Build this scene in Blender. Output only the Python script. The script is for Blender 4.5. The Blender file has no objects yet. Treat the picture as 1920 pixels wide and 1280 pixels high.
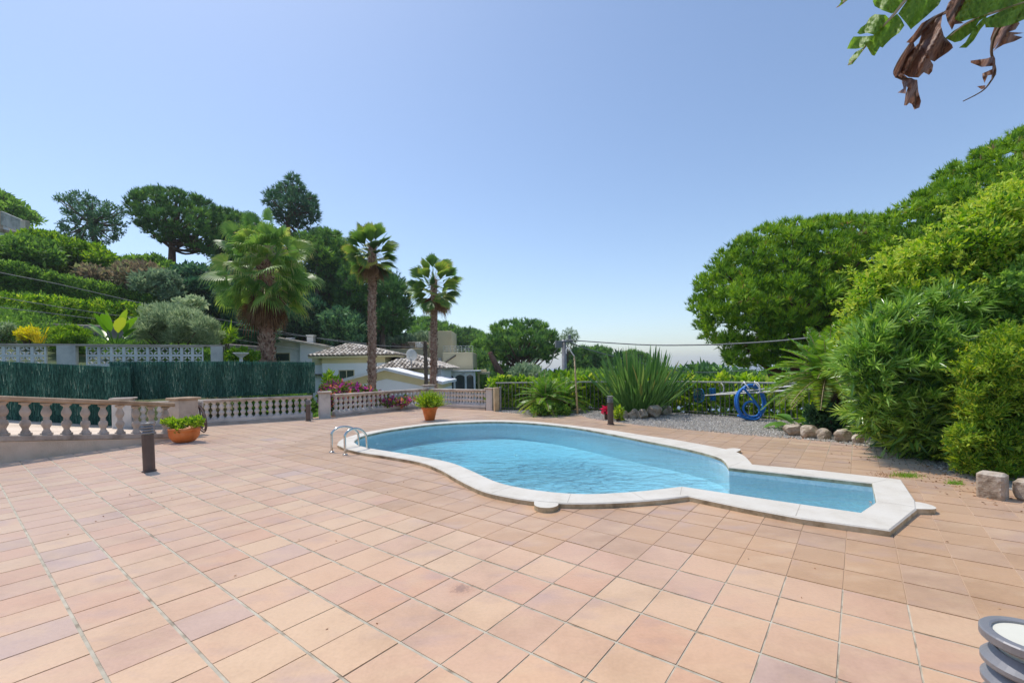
import bpy, math, random
import numpy as np
from mathutils import Vector, Matrix, noise
from mathutils.geometry import tessellate_polygon, delaunay_2d_cdt
R = math.radians
rng = np.random.default_rng(7)
random.seed(7)
S = bpy.context.scene
COL = S.collection

# ------------------------------------------------------------------ camera
FPX, HY, ROLL, CH = 833.0, 690.0, 0.01844, 1.4
cd = bpy.data.cameras.new("camera"); cam = bpy.data.objects.new("camera", cd); COL.objects.link(cam)
cd.sensor_width = 36; cd.lens = FPX / 1920 * 36; cd.shift_y = (HY - 640) / 1920
cd.clip_start = 0.05; cd.clip_end = 60000
cr, sr = math.cos(ROLL), math.sin(ROLL)
m = Matrix(((cr, sr, 0), (0, 0, -1), (-sr, cr, 0)))
cam.matrix_world = Matrix.Translation((0, 0, CH)) @ m.to_4x4()
S.camera = cam

def ray(px, py):
    u, v = px - 960, py - HY
    return (cr * u - sr * v) / FPX, (sr * u + cr * v) / FPX
def G(px, py, z=0.0):
    a, b = ray(px, py); Y = (CH - z) / b
    return Vector((a * Y, Y, z))
def W(px, py, Y):
    a, b = ray(px, py)
    return Vector((a * Y, Y, CH - b * Y))

# ------------------------------------------------------------------ mesh helpers
class MB:
    def __init__(s): s.v = []; s.f = []; s.a = []; s.n = 0
    def add(s, v, f, a=0.5):
        v = np.asarray(v, dtype=np.float32).reshape(-1, 3)
        if isinstance(f, np.ndarray): fl = [f + s.n]
        else:
            d = {}
            for q in f: d.setdefault(len(q), []).append(q)
            fl = [np.array(x, dtype=np.int64) + s.n for x in d.values()]
        for x in fl:
            s.f.append(x)
            s.a.append(np.broadcast_to(np.asarray(a, dtype=np.float32), (len(x),)) if np.ndim(a) == 0 or len(a) == len(x) else np.full(len(x), .5, np.float32))
        s.v.append(v); s.n += len(v); return s
    def build(s, name, mat, parent=None, smooth=False, col=None):
        me = bpy.data.meshes.new(name)
        if s.n:
            V = np.concatenate(s.v)
            sizes = np.concatenate([np.full(len(x), x.shape[1], np.int64) for x in s.f])
            L = np.concatenate([x.ravel() for x in s.f])
            st = np.concatenate([[0], np.cumsum(sizes)[:-1]])
            me.vertices.add(len(V)); me.vertices.foreach_set("co", V.ravel())
            me.loops.add(len(L)); me.loops.foreach_set("vertex_index", L.astype(np.int32))
            me.polygons.add(len(sizes)); me.polygons.foreach_set("loop_start", st.astype(np.int32))
            me.polygons.foreach_set("loop_total", sizes.astype(np.int32))
            me.polygons.foreach_set("use_smooth", np.full(len(sizes), bool(smooth)))
            at = me.attributes.new("v", 'FLOAT', 'FACE'); at.data.foreach_set("value", np.concatenate(s.a))
            me.update(calc_edges=True); me.validate()
        if mat: me.materials.append(mat)
        o = bpy.data.objects.new(name, me); COL.objects.link(o)
        if parent: o.parent = parent; o.matrix_parent_inverse = parent.matrix_world.inverted() if False else Matrix.Translation(-parent.location)
        return o

def tag(o, label=None, cat=None, group=None, kind=None):
    if label: o["label"] = label
    if cat: o["category"] = cat
    if group: o["group"] = group
    if kind: o["kind"] = kind
    return o
def thing(name, loc, label, cat, group=None):
    o = bpy.data.objects.new(name, None); COL.objects.link(o); o.location = Vector(loc)
    o.empty_display_size = .2
    return tag(o, label, cat, group)

def tube(path, rad, seg=8, cap=True):
    P = [Vector(p) for p in path]; n = len(P)
    rad = [rad] * n if np.isscalar(rad) else list(rad)
    V = []; t0 = (P[1] - P[0]).normalized()
    s = t0.orthogonal().normalized()
    for i in range(n):
        t = (P[min(i + 1, n - 1)] - P[max(i - 1, 0)])
        t = t.normalized() if t.length > 1e-9 else t0
        s = (s - t * s.dot(t))
        s = s.normalized() if s.length > 1e-6 else t.orthogonal().normalized()
        b = t.cross(s)
        for k in range(seg):
            a = 2 * math.pi * k / seg
            V.append(P[i] + (s * math.cos(a) + b * math.sin(a)) * rad[i])
    F = [(i * seg + k, i * seg + (k + 1) % seg, (i + 1) * seg + (k + 1) % seg, (i + 1) * seg + k) for i in range(n - 1) for k in range(seg)]
    if cap: F.append(tuple(range(seg))[::-1]); F.append(tuple((n - 1) * seg + k for k in range(seg)))
    return V, F
def lathe(prof, seg=16, c=(0, 0, 0)):
    V = []; n = len(prof)
    for r, z in prof:
        for k in range(seg):
            a = 2 * math.pi * k / seg; V.append((c[0] + r * math.cos(a), c[1] + r * math.sin(a), c[2] + z))
    F = [(i * seg + k, i * seg + (k + 1) % seg, (i + 1) * seg + (k + 1) % seg, (i + 1) * seg + k) for i in range(n - 1) for k in range(seg)]
    F.append(tuple(range(seg))[::-1]); F.append(tuple((n - 1) * seg + k for k in range(seg)))
    return V, F
def sweep(path, sec, closed=False):
    """section (side, up) swept along a path, up stays vertical"""
    P = [Vector(p) for p in path]; n = len(P); k = len(sec); V = []
    for i in range(n):
        if closed: t = P[(i + 1) % n] - P[i - 1]
        else: t = P[min(i + 1, n - 1)] - P[max(i - 1, 0)]
        s = Vector((t.y, -t.x, 0)).normalized()
        for a, b in sec: V.append(P[i] + s * a + Vector((0, 0, b)))
    F = [(i * k + j, i * k + (j + 1) % k, ((i + 1) % n) * k + (j + 1) % k, ((i + 1) % n) * k + j) for i in range(n if closed else n - 1) for j in range(k)]
    if not closed: F.append(tuple(range(k))[::-1]); F.append(tuple((n - 1) * k + j for j in range(k)))
    return V, F
def rsec(w, h, c=.01, z0=0.0):
    a = w / 2
    return [(-a + c, z0), (a - c, z0), (a, z0 + c), (a, z0 + h - c), (a - c, z0 + h), (-a + c, z0 + h), (-a, z0 + h - c), (-a, z0 + c)]
def box(c, s, rz=0.0, ch=.008):
    """chamfered box, c = centre of the bottom face"""
    sx, sy, sz = s; V = []; ca, sa = math.cos(rz), math.sin(rz)
    for z, i in ((0, ch), (ch, 0), (sz - ch, 0), (sz, ch)):
        a, b = sx / 2 - i, sy / 2 - i
        for x, y in ((-a + ch, -b), (a - ch, -b), (a, -b + ch), (a, b - ch), (a - ch, b), (-a + ch, b), (-a, b - ch), (-a, -b + ch)):
            V.append((c[0] + x * ca - y * sa, c[1] + x * sa + y * ca, c[2] + z))
    F = [(i * 8 + k, i * 8 + (k + 1) % 8, (i + 1) * 8 + (k + 1) % 8, (i + 1) * 8 + k) for i in range(3) for k in range(8)]
    F += [tuple(range(8))[::-1], tuple(range(24, 32))]
    return V, F
def bar(p0, p1, w, h): return sweep([p0, p1], rsec(w, h, min(w, h) * .12, -h / 2))
def prism(poly, z0, z1):
    n = len(poly); V = [(p[0], p[1], z0) for p in poly] + [(p[0], p[1], z1) for p in poly]
    F = [(i, (i + 1) % n, n + (i + 1) % n, n + i) for i in range(n)]
    for t in tessellate_polygon([[Vector((p[0], p[1], 0)) for p in poly]]):
        F.append(tuple(n + i for i in t)); F.append(tuple(t)[::-1])
    return V, F
def catmull(pts, n=6, closed=False):
    P = [Vector(p) for p in pts]; out = []; N = len(P)
    for i in range(N if closed else N - 1):
        g = (lambda j: P[j % N]) if closed else (lambda j: P[min(max(j, 0), N - 1)])
        a, b, c, d = g(i - 1), g(i), g(i + 1), g(i + 2)
        for k in range(n):
            t = k / n
            out.append(.5 * (2 * b + (c - a) * t + (2 * a - 5 * b + 4 * c - d) * t * t + (3 * b - a - 3 * c + d) * t ** 3))
    if not closed: out.append(P[-1])
    return out
def inpoly(x, y, poly):
    x = np.asarray(x, float); y = np.asarray(y, float); r = np.zeros(x.shape, bool); n = len(poly)
    for i in range(n):
        x1, y1 = poly[i][0], poly[i][1]; x2, y2 = poly[(i + 1) % n][0], poly[(i + 1) % n][1]
        if y1 == y2: continue
        r ^= ((y1 > y) != (y2 > y)) & (x < (x2 - x1) * (y - y1) / (y2 - y1) + x1)
    return r
def edist(x, y, poly, closed=True):
    x = np.asarray(x, float); y = np.asarray(y, float); d = np.full(x.shape, 1e9); n = len(poly)
    for i in range(n if closed else n - 1):
        x1, y1 = poly[i][0], poly[i][1]; x2, y2 = poly[(i + 1) % n][0], poly[(i + 1) % n][1]
        dx, dy = x2 - x1, y2 - y1; t = np.clip(((x - x1) * dx + (y - y1) * dy) / (dx * dx + dy * dy + 1e-12), 0, 1)
        d = np.minimum(d, np.hypot(x - x1 - t * dx, y - y1 - t * dy))
    return d

# ------------------------------------------------------------------ materials
def newmat(name):
    m = bpy.data.materials.new(name); m.use_nodes = True; nt = m.node_tree; nt.nodes.clear()
    o = nt.nodes.new("ShaderNodeOutputMaterial"); return m, nt, o
def N(nt, t, **k):
    n = nt.nodes.new(t)
    for a, b in k.items():
        if a.startswith("i_"): n.inputs[a[2:].replace("_", " ")].default_value = b
        else: setattr(n, a, b)
    return n
def ramp(nt, fac, cols, pos=None):
    r = nt.nodes.new("ShaderNodeValToRGB"); e = r.color_ramp.elements
    pos = pos or [i / (len(cols) - 1) for i in range(len(cols))]
    while len(e) < len(cols): e.new(.5)
    for i, (c, p) in enumerate(zip(cols, pos)): e[i].position = p; e[i].color = (*c, 1)
    nt.links.new(fac, r.inputs[0]); return r
def surf(name, cols, scale=3.0, rough=.7, bump=.0, bscale=None, metal=0.0, detail=6, pos=None, stretch=(1, 1, 1), spec=.4, fine=None, attr=0.0):
    m, nt, o = newmat(name); b = N(nt, "ShaderNodeBsdfPrincipled"); L = nt.links.new
    b.inputs["Roughness"].default_value = rough; b.inputs["Metallic"].default_value = metal
    b.inputs["Specular IOR Level"].default_value = spec
    ge = N(nt, "ShaderNodeNewGeometry"); mp = N(nt, "ShaderNodeMapping"); mp.inputs["Scale"].default_value = stretch
    L(ge.outputs["Position"], mp.inputs[0])
    n = N(nt, "ShaderNodeTexNoise"); n.inputs["Scale"].default_value = scale; n.inputs["Detail"].default_value = detail
    n.inputs["Roughness"].default_value = .65
    L(mp.outputs[0], n.inputs[0]); fac = n.outputs[0]
    if attr:
        at = N(nt, "ShaderNodeAttribute", attribute_name="v"); ma = N(nt, "ShaderNodeMath", operation='MULTIPLY_ADD')
        L(at.outputs["Fac"], ma.inputs[0]); ma.inputs[1].default_value = attr; 
        m2 = N(nt, "ShaderNodeMath", operation='SUBTRACT'); L(fac, m2.inputs[0]); m2.inputs[1].default_value = attr * .5
        L(m2.outputs[0], ma.inputs[2]); fac = ma.outputs[0]
    r = ramp(nt, fac, cols, pos or [.3 + .4 * i / max(1, len(cols) - 1) for i in range(len(cols))])
    L(r.outputs[0], b.inputs["Base Color"])
    if bump:
        n2 = N(nt, "ShaderNodeTexNoise"); n2.inputs["Scale"].default_value = bscale or scale * 6; n2.inputs["Detail"].default_value = 5
        L(mp.outputs[0], n2.inputs[0]); bp = N(nt, "ShaderNodeBump"); bp.inputs["Strength"].default_value = bump; bp.inputs["Distance"].default_value = .02
        L(n2.outputs[0], bp.inputs["Height"]); L(bp.outputs[0], b.inputs["Normal"])
    L(b.outputs[0], o.inputs[0]); return m
def leafmat(name, cols, trans=.35, rough=.6, spec=.25, tcol=None, pos=None, gain=1.4):
    cols = [tuple(min(.8, x * gain) for x in c) for c in cols]; trans = min(.5, trans * 1.25)
    m, nt, o = newmat(name); L = nt.links.new
    at = N(nt, "ShaderNodeAttribute", attribute_name="v"); r = ramp(nt, at.outputs["Fac"], cols, pos)
    b = N(nt, "ShaderNodeBsdfPrincipled"); b.inputs["Roughness"].default_value = rough; b.inputs["Specular IOR Level"].default_value = spec
    L(r.outputs[0], b.inputs["Base Color"])
    t = N(nt, "ShaderNodeBsdfTranslucent"); hs = N(nt, "ShaderNodeHueSaturation"); hs.inputs["Value"].default_value = 1.5
    hs.inputs["Saturation"].default_value = 1.1; hs.inputs["Hue"].default_value = .485
    L(r.outputs[0], hs.inputs["Color"]); L(hs.outputs[0], t.inputs[0])
    mx = N(nt, "ShaderNodeMixShader"); mx.inputs[0].default_value = trans
    L(b.outputs[0], mx.inputs[1]); L(t.outputs[0], mx.inputs[2]); L(mx.outputs[0], o.inputs[0]); return m

MT = {}
MT['bark'] = surf("bark", [(.05, .035, .025), (.14, .1, .075), (.22, .17, .13)], 4, .9, .8, 14, stretch=(1, 1, .3))
MT['pinebark'] = surf("pine_bark", [(.06, .03, .02), (.16, .08, .055), (.25, .15, .11)], 3, .9, .8, 14, stretch=(1, 1, .4))
MT['palmtrunk'] = surf("palm_trunk", [(.14, .07, .045), (.36, .2, .14), (.58, .42, .32)], 7, .9, .9, 25, attr=.5)
MT['concrete'] = surf("weathered_concrete", [(.24, .2, .16), (.48, .41, .35), (.6, .53, .46)], 2.2, .85, .35, 40, detail=9)
MT['concrete_l'] = surf("pale_concrete", [(.34, .33, .31), (.58, .56, .53), (.7, .67, .63)], 1.8, .85, .3, 40, detail=9)
MT['rail'] = surf("ochre_stained_rail", [(.2, .13, .08), (.42, .30, .2), (.55, .43, .32)], 1.6, .85, .35, 40, detail=9)
MT['render_wall'] = surf("sandy_render", [(.55, .44, .33), (.74, .6, .47), (.8, .68, .56)], 1.3, .9, .4, 60, detail=8)
MT['white_block'] = surf("white_block", [(.55, .56, .57), (.8, .8, .8), (.87, .86, .84)], 1.6, .8, .25, 40, detail=8)
MT['whitewall'] = surf("white_wall", [(.84, .85, .86), (.9, .91, .92)], .8, .85)
MT['cream'] = surf("cream_wall", [(.68, .58, .32), (.76, .66, .4)], .8, .85)
MT['beige'] = surf("beige_wall", [(.6, .5, .31), (.7, .61, .4)], .35, .9, detail=8)
MT['rooftile'] = surf("roof_tile", [(.3, .25, .2), (.66, .58, .48), (.8, .72, .62)], 3.0, .85, .2, 20, attr=.5)
MT['roofdark'] = surf("roof_under", [(.05, .04, .035), (.09, .075, .06)], 3.0, .9)
MT['glass'] = surf("window_glass", [(.02, .035, .035), (.06, .08, .075)], 1.0, .08, spec=.8)
MT['metal_dark'] = surf("dark_bronze", [(.10, .075, .066), (.14, .11, .098)], 5, .5, metal=.2)
MT['metal_grey'] = surf("grey_paint_metal", [(.2, .2, .215), (.27, .27, .285)], 8, .4, metal=.2)
MT['diffuser'] = surf("diffuser", [(.62, .6, .5), (.7, .68, .58)], 3, .45)
MT['steel'] = surf("steel", [(.55, .54, .5), (.72, .71, .68)], 12, .16, metal=1.0)
MT['fence_metal'] = surf("fence_metal", [(.08, .09, .09), (.17, .17, .16), (.24, .2, .16)], 6, .6)
MT['fence_rail'] = surf("fence_rail", [(.3, .32, .32), (.42, .42, .4)], 6, .5)
MT['terracotta'] = surf("terracotta", [(.48, .13, .03), (.66, .2, .05), (.68, .26, .09)], 5, .5, .1, 60)
MT['soil'] = surf("soil", [(.05, .035, .022), (.12, .085, .055)], 12, .95, .6, 40)
MT['blue_hose'] = surf("blue_hose", [(.02, .14, .52), (.035, .22, .62)], 10, .4)
MT['blue_plastic'] = surf("blue_plastic", [(.01, .12, .33), (.02, .18, .42)], 20, .5)
MT['white_pole'] = surf("white_pole", [(.66, .66, .66), (.78, .78, .77)], 5, .4)
MT['cable'] = surf("cable", [(.12, .13, .14), (.25, .25, .26)], 6, .6)
MT['bamboo'] = surf("bamboo_cane", [(.42, .3, .16), (.62, .5, .32)], 6, .6)
MT['rock'] = surf("rock", [(.16, .12, .08), (.42, .34, .26), (.58, .52, .45)], 7, .9, .8, 25, detail=9)
MT['stonewall'] = surf("stone_wall", [(.12, .1, .085), (.27, .23, .2), (.36, .31, .28)], 3, .9, .8, 12)
MT['greyhose'] = surf("brown_hose", [(.09, .055, .045), (.2, .14, .12)], 8, .6)
MT['basin'] = surf("basin_mosaic", [(.42, .58, .64), (.5, .66, .71)], 30, .35)
MT['basin'] = None
MT['satellite'] = surf("dish_paint", [(.5, .5, .48), (.6, .6, .58)], 3, .6)

def L3(a, b, c): return [a, b, c]
MT['pine'] = leafmat("pine_needles", [(.03, .085, .03), (.075, .17, .045), (.21, .36, .06)], .2)
MT['pineR'] = leafmat("bright_pine_needles", [(.022, .06, .012), (.12, .25, .024), (.36, .5, .05), (.32, .2, .1)], .16, pos=[0, .4, .95, 1])  # wide dark-to-bright green ramp, tone varies at random by tuft
MT['darkleaf'] = leafmat("dark_leaves", [(.02, .062, .036), (.048, .115, .06), (.125, .24, .095)], .25)
MT['midleaf'] = leafmat("mid_leaves", [(.04, .10, .022), (.11, .22, .04), (.23, .37, .07)], .35)
MT['bright'] = leafmat("bright_leaves", [(.04, .11, .012), (.12, .235, .025), (.25, .36, .045)], .35)
MT['hedgeleaf'] = leafmat("hedge_leaves", [(.02, .06, .01), (.12, .26, .024), (.3, .44, .045), (.42, .46, .08)], .26)
MT['oleander'] = leafmat("oleander_leaves", [(.025, .08, .02), (.12, .26, .035), (.36, .5, .11)], .24, .28, .7)
MT['greyleaf'] = leafmat("grey_olive_leaves", [(.1, .16, .09), (.2, .27, .15), (.32, .38, .22)], .3)
MT['brownleaf'] = leafmat("brownish_leaves", [(.1, .08, .05), (.2, .16, .1), (.2, .24, .1)], .3)
MT['yellowleaf'] = leafmat("yellow_leaves", [(.25, .3, .02), (.5, .45, .03), (.65, .52, .05)], .35)
MT['boug'] = leafmat("bougainvillea", [(.05, .13, .02), (.1, .17, .03), (.22, .03, .14), (.38, .08, .28), (.5, .22, .1)], .3, pos=[0, .42, .5, .8, .95])
MT['palmleaf'] = leafmat("palm_leaf", [(.02, .07, .02), (.06, .14, .03), (.13, .22, .04), (.36, .34, .07)], .3, .4, .5)
MT['palmleafY'] = leafmat("yellowish_palm_leaf", [(.04, .11, .03), (.10, .20, .045), (.2, .3, .06), (.38, .34, .12)], .35, .4, .5)  # yellower green frond colour of the stout palm
MT['dryleaf'] = leafmat("dry_leaf", [(.13, .07, .035), (.27, .16, .09), (.38, .26, .15)], .2, .8)
MT['cycad'] = leafmat("cycad_leaf", [(.025, .085, .015), (.07, .18, .02), (.16, .3, .035), (.3, .34, .05)], .28, .35, .6)
MT['strel'] = leafmat("strelitzia_leaf", [(.03, .09, .025), (.07, .17, .04), (.13, .25, .06), (.3, .26, .08)], .2, .35, .5)
MT['grassm'] = leafmat("grass_blades", [(.08, .2, .02), (.18, .34, .04)], .35)
MT['yellowgreen'] = leafmat('yellow_green_leaves', [(.035, .1, .015), (.11, .22, .022), (.28, .38, .04), (.38, .40, .06)], .3, pos=[0, .4, .93, 1])
MT['dryred'] = leafmat('reddish_dry_leaf', [(.25, .1, .05), (.42, .2, .12)], .15)
MT['redleaf'] = leafmat("red_petals", [(.3, .02, .04), (.55, .03, .08)], .3)

# ------------------------------------------------------------------ leaf generators (vectorised)
def unit(a): return a / (np.linalg.norm(a, axis=1, keepdims=True) + 1e-9)
def rdir(n, r=rng): return unit(r.normal(size=(n, 3)))
def leaves(mb, P, D, L, Wd, v, fold=.15, droop=0.0):
    n = len(P); L = np.broadcast_to(L, (n,))[:, None]; Wd = np.broadcast_to(Wd, (n,))[:, None]
    s = unit(np.cross(D, rdir(n))); up = np.cross(s, D)
    a = P; b = P + D * L * .45 + s * Wd / 2 + up * Wd * fold; c = P + D * L - np.array([0, 0, 1]) * L * droop; d = P + D * L * .45 - s * Wd / 2 + up * Wd * fold
    V = np.stack([a, b, c, d], 1).reshape(-1, 3)
    F = np.arange(4 * n).reshape(n, 4); mb.add(V, F, np.broadcast_to(v, (n,)).astype(np.float32))
def blades(mb, P, D, L, Wd, v):
    n = len(P); L = np.broadcast_to(L, (n,))[:, None]; Wd = np.broadcast_to(Wd, (n,))[:, None]
    s = unit(np.cross(D, rdir(n)))
    V = np.stack([P - s * Wd / 2, P + s * Wd / 2, P + D * L], 1).reshape(-1, 3)
    mb.add(V, np.arange(3 * n).reshape(n, 3), np.broadcast_to(v, (n,)).astype(np.float32))
ICO = None
def ico():
    global ICO
    if ICO is None:
        import bmesh
        bm = bmesh.new(); bmesh.ops.create_icosphere(bm, subdivisions=2, radius=1)
        ICO = (np.array([v.co[:] for v in bm.verts]), np.array([[v.index for v in f.verts] for f in bm.faces])); bm.free()
    return ICO
def foliage(mb, clumps, style='broad', L=.2, Wd=.08, dens=1.2, core=.62, flat=.8, up=.5, vmid=.5, vsp=.27, cull=.72, jit=.14, rg=rng, bump=.3):
    """leaf-sized faces gathered in sprays around each clump; inner leaves fill the middle"""
    C = np.array([[c[0][0], c[0][1], c[0][2], c[1]] for c in clumps]); fl = np.array([1, 1, flat])
    for i, (cx, cy, cz, r) in enumerate(C):
        k = 8 if style == 'pine' else 1
        n = int(dens * 4 * math.pi * r * r * flat / (L * Wd * k) * .95) + 4
        m = max(7, int(18 * min(1.6, (r / max(L, .05)) / 4))); sub = rdir(m, rg); sr = rg.uniform(.72, 1.22, m); sv = rg.normal(0, .12, m)
        idx = rg.integers(0, m, n); dv = rg.normal(0, bump, (n, 3)); u = unit(sub[idx] + dv); dd = np.linalg.norm(u - sub[idx], axis=1)
        rho = (sr[idx] - .75 * np.clip(dd, 0, .7)) * (1 - np.abs(rg.normal(0, jit, n)))
        ni = int(n * (.30 if core else 0)); ui = rdir(ni, rg); P = np.concatenate([u * rho[:, None], ui * rg.uniform(.25, .72, ni)[:, None]]); u = np.concatenate([u, ui])
        big = np.concatenate([np.ones(n), np.full(ni, 1.9)]); svv = np.concatenate([sv[idx], np.zeros(ni)])
        P = np.array([cx, cy, cz]) + P * fl * r
        near = [j for j in range(len(C)) if j != i and np.linalg.norm(C[j, :3] - C[i, :3]) < C[j, 3] + r]
        keep = np.ones(n + ni, bool)
        for j in near: keep &= np.linalg.norm((P - C[j, :3]) / fl, axis=1) > C[j, 3] * (cull - .12)
        P, u, big, svv = P[keep], u[keep], big[keep], svv[keep]; n = len(P)
        cv = rg.normal(0, .09)
        if n == 0: continue
        if style == 'pine':
            ax = unit(u * .7 + np.array([0, 0, up]) + rg.normal(0, .2, (n, 3)))
            tv = np.clip(vmid + cv + svv + rg.normal(0, vsp * .6, n), 0, 1)
            Pk = np.repeat(P, k, 0); A = np.repeat(ax, k, 0); D = unit(A + rg.normal(0, .36, (n * k, 3)))
            blades(mb, Pk, D, L * rg.uniform(.7, 1.2, n * k) * np.repeat(big, k) ** .5, Wd * np.repeat(big, k), np.clip(np.repeat(tv, k) + rg.normal(0, .06, n * k), 0, 1))
        else:
            D = unit(u * .55 + np.array([0, 0, up]) + rg.normal(0, .6, (n, 3)))
            leaves(mb, P, D, L * rg.uniform(.6, 1.25, n) * big, Wd * rg.uniform(.7, 1.2, n) * big, np.clip(vmid + cv + svv + rg.normal(0, vsp, n), 0, 1))
    return mb
def fill_px(poly, Y, dh, r, n, seed=1, edge=.8, sep=.8, rv=.25, dome=1.0):
    """clumps filling an outline seen at distance Y, with depth dh either side"""
    rg = np.random.default_rng(seed); xs = [p[0] for p in poly]; ys = [p[1] for p in poly]; out = []
    X = rg.uniform(min(xs), max(xs), 9000); Yp = rg.uniform(min(ys), max(ys), 9000)
    k = inpoly(X, Yp, poly); X, Yp = X[k], Yp[k]; de = edist(X, Yp, poly); mx = de.max()
    pm = FPX / Y
    for x, y, d in zip(X, Yp, de):
        rr = r * (1 + rg.uniform(-rv, rv))
        if d < rr * pm * edge:
            rr = d / (pm * edge)
            if rr < r * .45: continue
        f = (1 - dome) + dome * math.sqrt(min(1, d / mx)); c = W(x, y, Y + rg.uniform(-1, 1) * dh * f)
        if all((c - o[0]).length > sep * (rr + o[1]) * .75 for o in out):
            out.append((c, rr))
            if len(out) >= n: break
    return out
def limbs(mb, base, top, r0, clumps, n=10, seed=1, seg=7, frac=.45):
    rg = np.random.default_rng(seed); base = Vector(base); top = Vector(top)
    mid = (base + top) / 2 + Vector(rg.normal(0, .04, 3)) * (top - base).length
    path = catmull([base - Vector((0, 0, .3)), base, mid, top], 5)
    mb.add(*tube(path, [r0 * (1 - .5 * i / len(path)) for i in range(len(path))], 10))
    idx = rg.permutation(len(clumps))[:n]
    for i in idx:
        c, r = clumps[i]; t = rg.uniform(frac, 1); s = base.lerp(top, t) if t > .5 else mid.lerp(top, t)
        e = Vector(c); m1 = s.lerp(e, .5) + Vector((0, 0, -.06 * (e - s).length)) + Vector(rg.normal(0, .04, 3)) * (e - s).length
        p = catmull([s, m1, e], 4); rr = r0 * .38
        mb.add(*tube(p, [rr * (1 - .75 * j / (len(p) - 1)) for j in range(len(p))], 5))
def tree(name, label, cat, base, top, r0, clumps, mat, group=None, nl=10, bark='bark', seed=1, **k):
    t = thing(name, base, label, cat, group)
    mb = MB(); limbs(mb, base, top, r0, clumps, nl, seed); mb.build("trunk", MT[bark], t, True)
    fb = MB(); foliage(fb, clumps, rg=np.random.default_rng(seed + 50), **k); fb.build("crown", MT[mat], t)
    return t
def bush(name, label, cat, clumps, mat, group=None, base=None, seed=1, stems=True, **k):
    cs = [c[0] for c in clumps]; cen = sum(cs, Vector()) / len(cs); zb = min(c[0].z - c[1] * .8 for c in clumps)
    base = Vector(base) if base is not None else Vector((cen.x, cen.y, zb - .2))
    t = thing(name, base, label, cat, group)
    if stems:
        mb = MB()
        rg = np.random.default_rng(seed)
        for i in rg.permutation(len(clumps))[:8]:
            c = clumps[i][0]; s = Vector((base.x + (c.x - base.x) * .3, base.y + (c.y - base.y) * .3, base.z))
            mb.add(*tube([s, s.lerp(c, .5) + Vector((0, 0, .05)), c], [.03, .02, .01], 5))
        mb.build("stems", MT['bark'], t, True)
    fb = MB(); foliage(fb, clumps, rg=np.random.default_rng(seed + 50), **k); fb.build("foliage", MT[mat], t)
    return t
def hedge_clumps(p0, p1, width, r, seed=1, n=None, zr=0):
    """clumps for a hedge between two (x,y,zbottom,ztop) ends"""
    rg = np.random.default_rng(seed); L = math.hypot(p1[0] - p0[0], p1[1] - p0[1]); out = []
    nx = max(2, int(L / (r * .95)))
    for i in range(nx + 1):
        t = i / nx; x = p0[0] + (p1[0] - p0[0]) * t; y = p0[1] + (p1[1] - p0[1]) * t; zb = p0[2] + (p1[2] - p0[2]) * t; zt = p0[3] + (p1[3] - p0[3]) * t
        nz = max(1, int((zt - zb) / (r * 1.1)))
        for k in range(nz):
            z = zb + r * .8 + (zt - zb - r * 1.6) * (k / max(1, nz - 1) if nz > 1 else .5)
            out.append((Vector((x + rg.normal(0, width * .3), y + rg.normal(0, width * .3), z + rg.normal(0, r * (.12 + zr)))), r * rg.uniform(.85, 1.15)))
    return out
#PART2
# ------------------------------------------------------------------ pool outlines
ZC = .06; ZW = -.045
inL = [(664,828),(668,823),(677,818),(692,813.5),(722,807),(755,802),(805,795.5),(855,792),(930,789.5),(1005,793),(1080,801),(1155,814),(1205,824),(1255,833.5),(1305,844),(1347,856),(1361,866)]
inR = [(1366,875),(1635,904.5),(1643,939),(1612,960),(1501,944),(1392,928),(1279,911)]
inN = [(1245,915),(1209,919),(1155,923),(1100,925),(1040,922),(975,913),(928,901),(881,880),(844,866),(787,854.5),(734,846),(691,839),(672,834)]
def lp(l, n): return [(p.x, p.y) for p in catmull([G(x, y, ZC) for x, y in l], n)]
inner = lp(inL, 4) + [(G(x, y, ZC).x, G(x, y, ZC).y) for x, y in inR] + lp(inN, 4)
ouL = [(632,833),(634,828),(641,823),(662,815.5),(694,808),(756,798.5),(819,791.5),(881,787.5),(944,787),(1006,790),(1100,800),(1155,807),(1205,815),(1255,822),(1305,830.5),(1350,839),(1375,844.5),(1395,853),(1407,864)]
ouR = [(1411,870),(1525,880),(1690,898.5),(1717,938),(1719,953),(1669,993),(1501,970),(1392,950),(1291,929)]
ouN = [(1250,934),(1209,937.5),(1155,941),(1100,942.5),(1053,942),(1003,938),(959,931.5),(912,921.5),(881,909),(850,893),(825,879),(787,865),(725,854),(678,847),(647,840)]
outer = lp(ouL, 4) + [(G(x, y, ZC).x, G(x, y, ZC).y) for x, y in ouR] + lp(ouN, 4)
midp = []
for x, y in inner:  # ring half way between inner rim and outer edge
    best = min(outer, key=lambda q: (q[0] - x) ** 2 + (q[1] - y) ** 2); midp.append(((x + best[0]) / 2, (y + best[1]) / 2))

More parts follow.
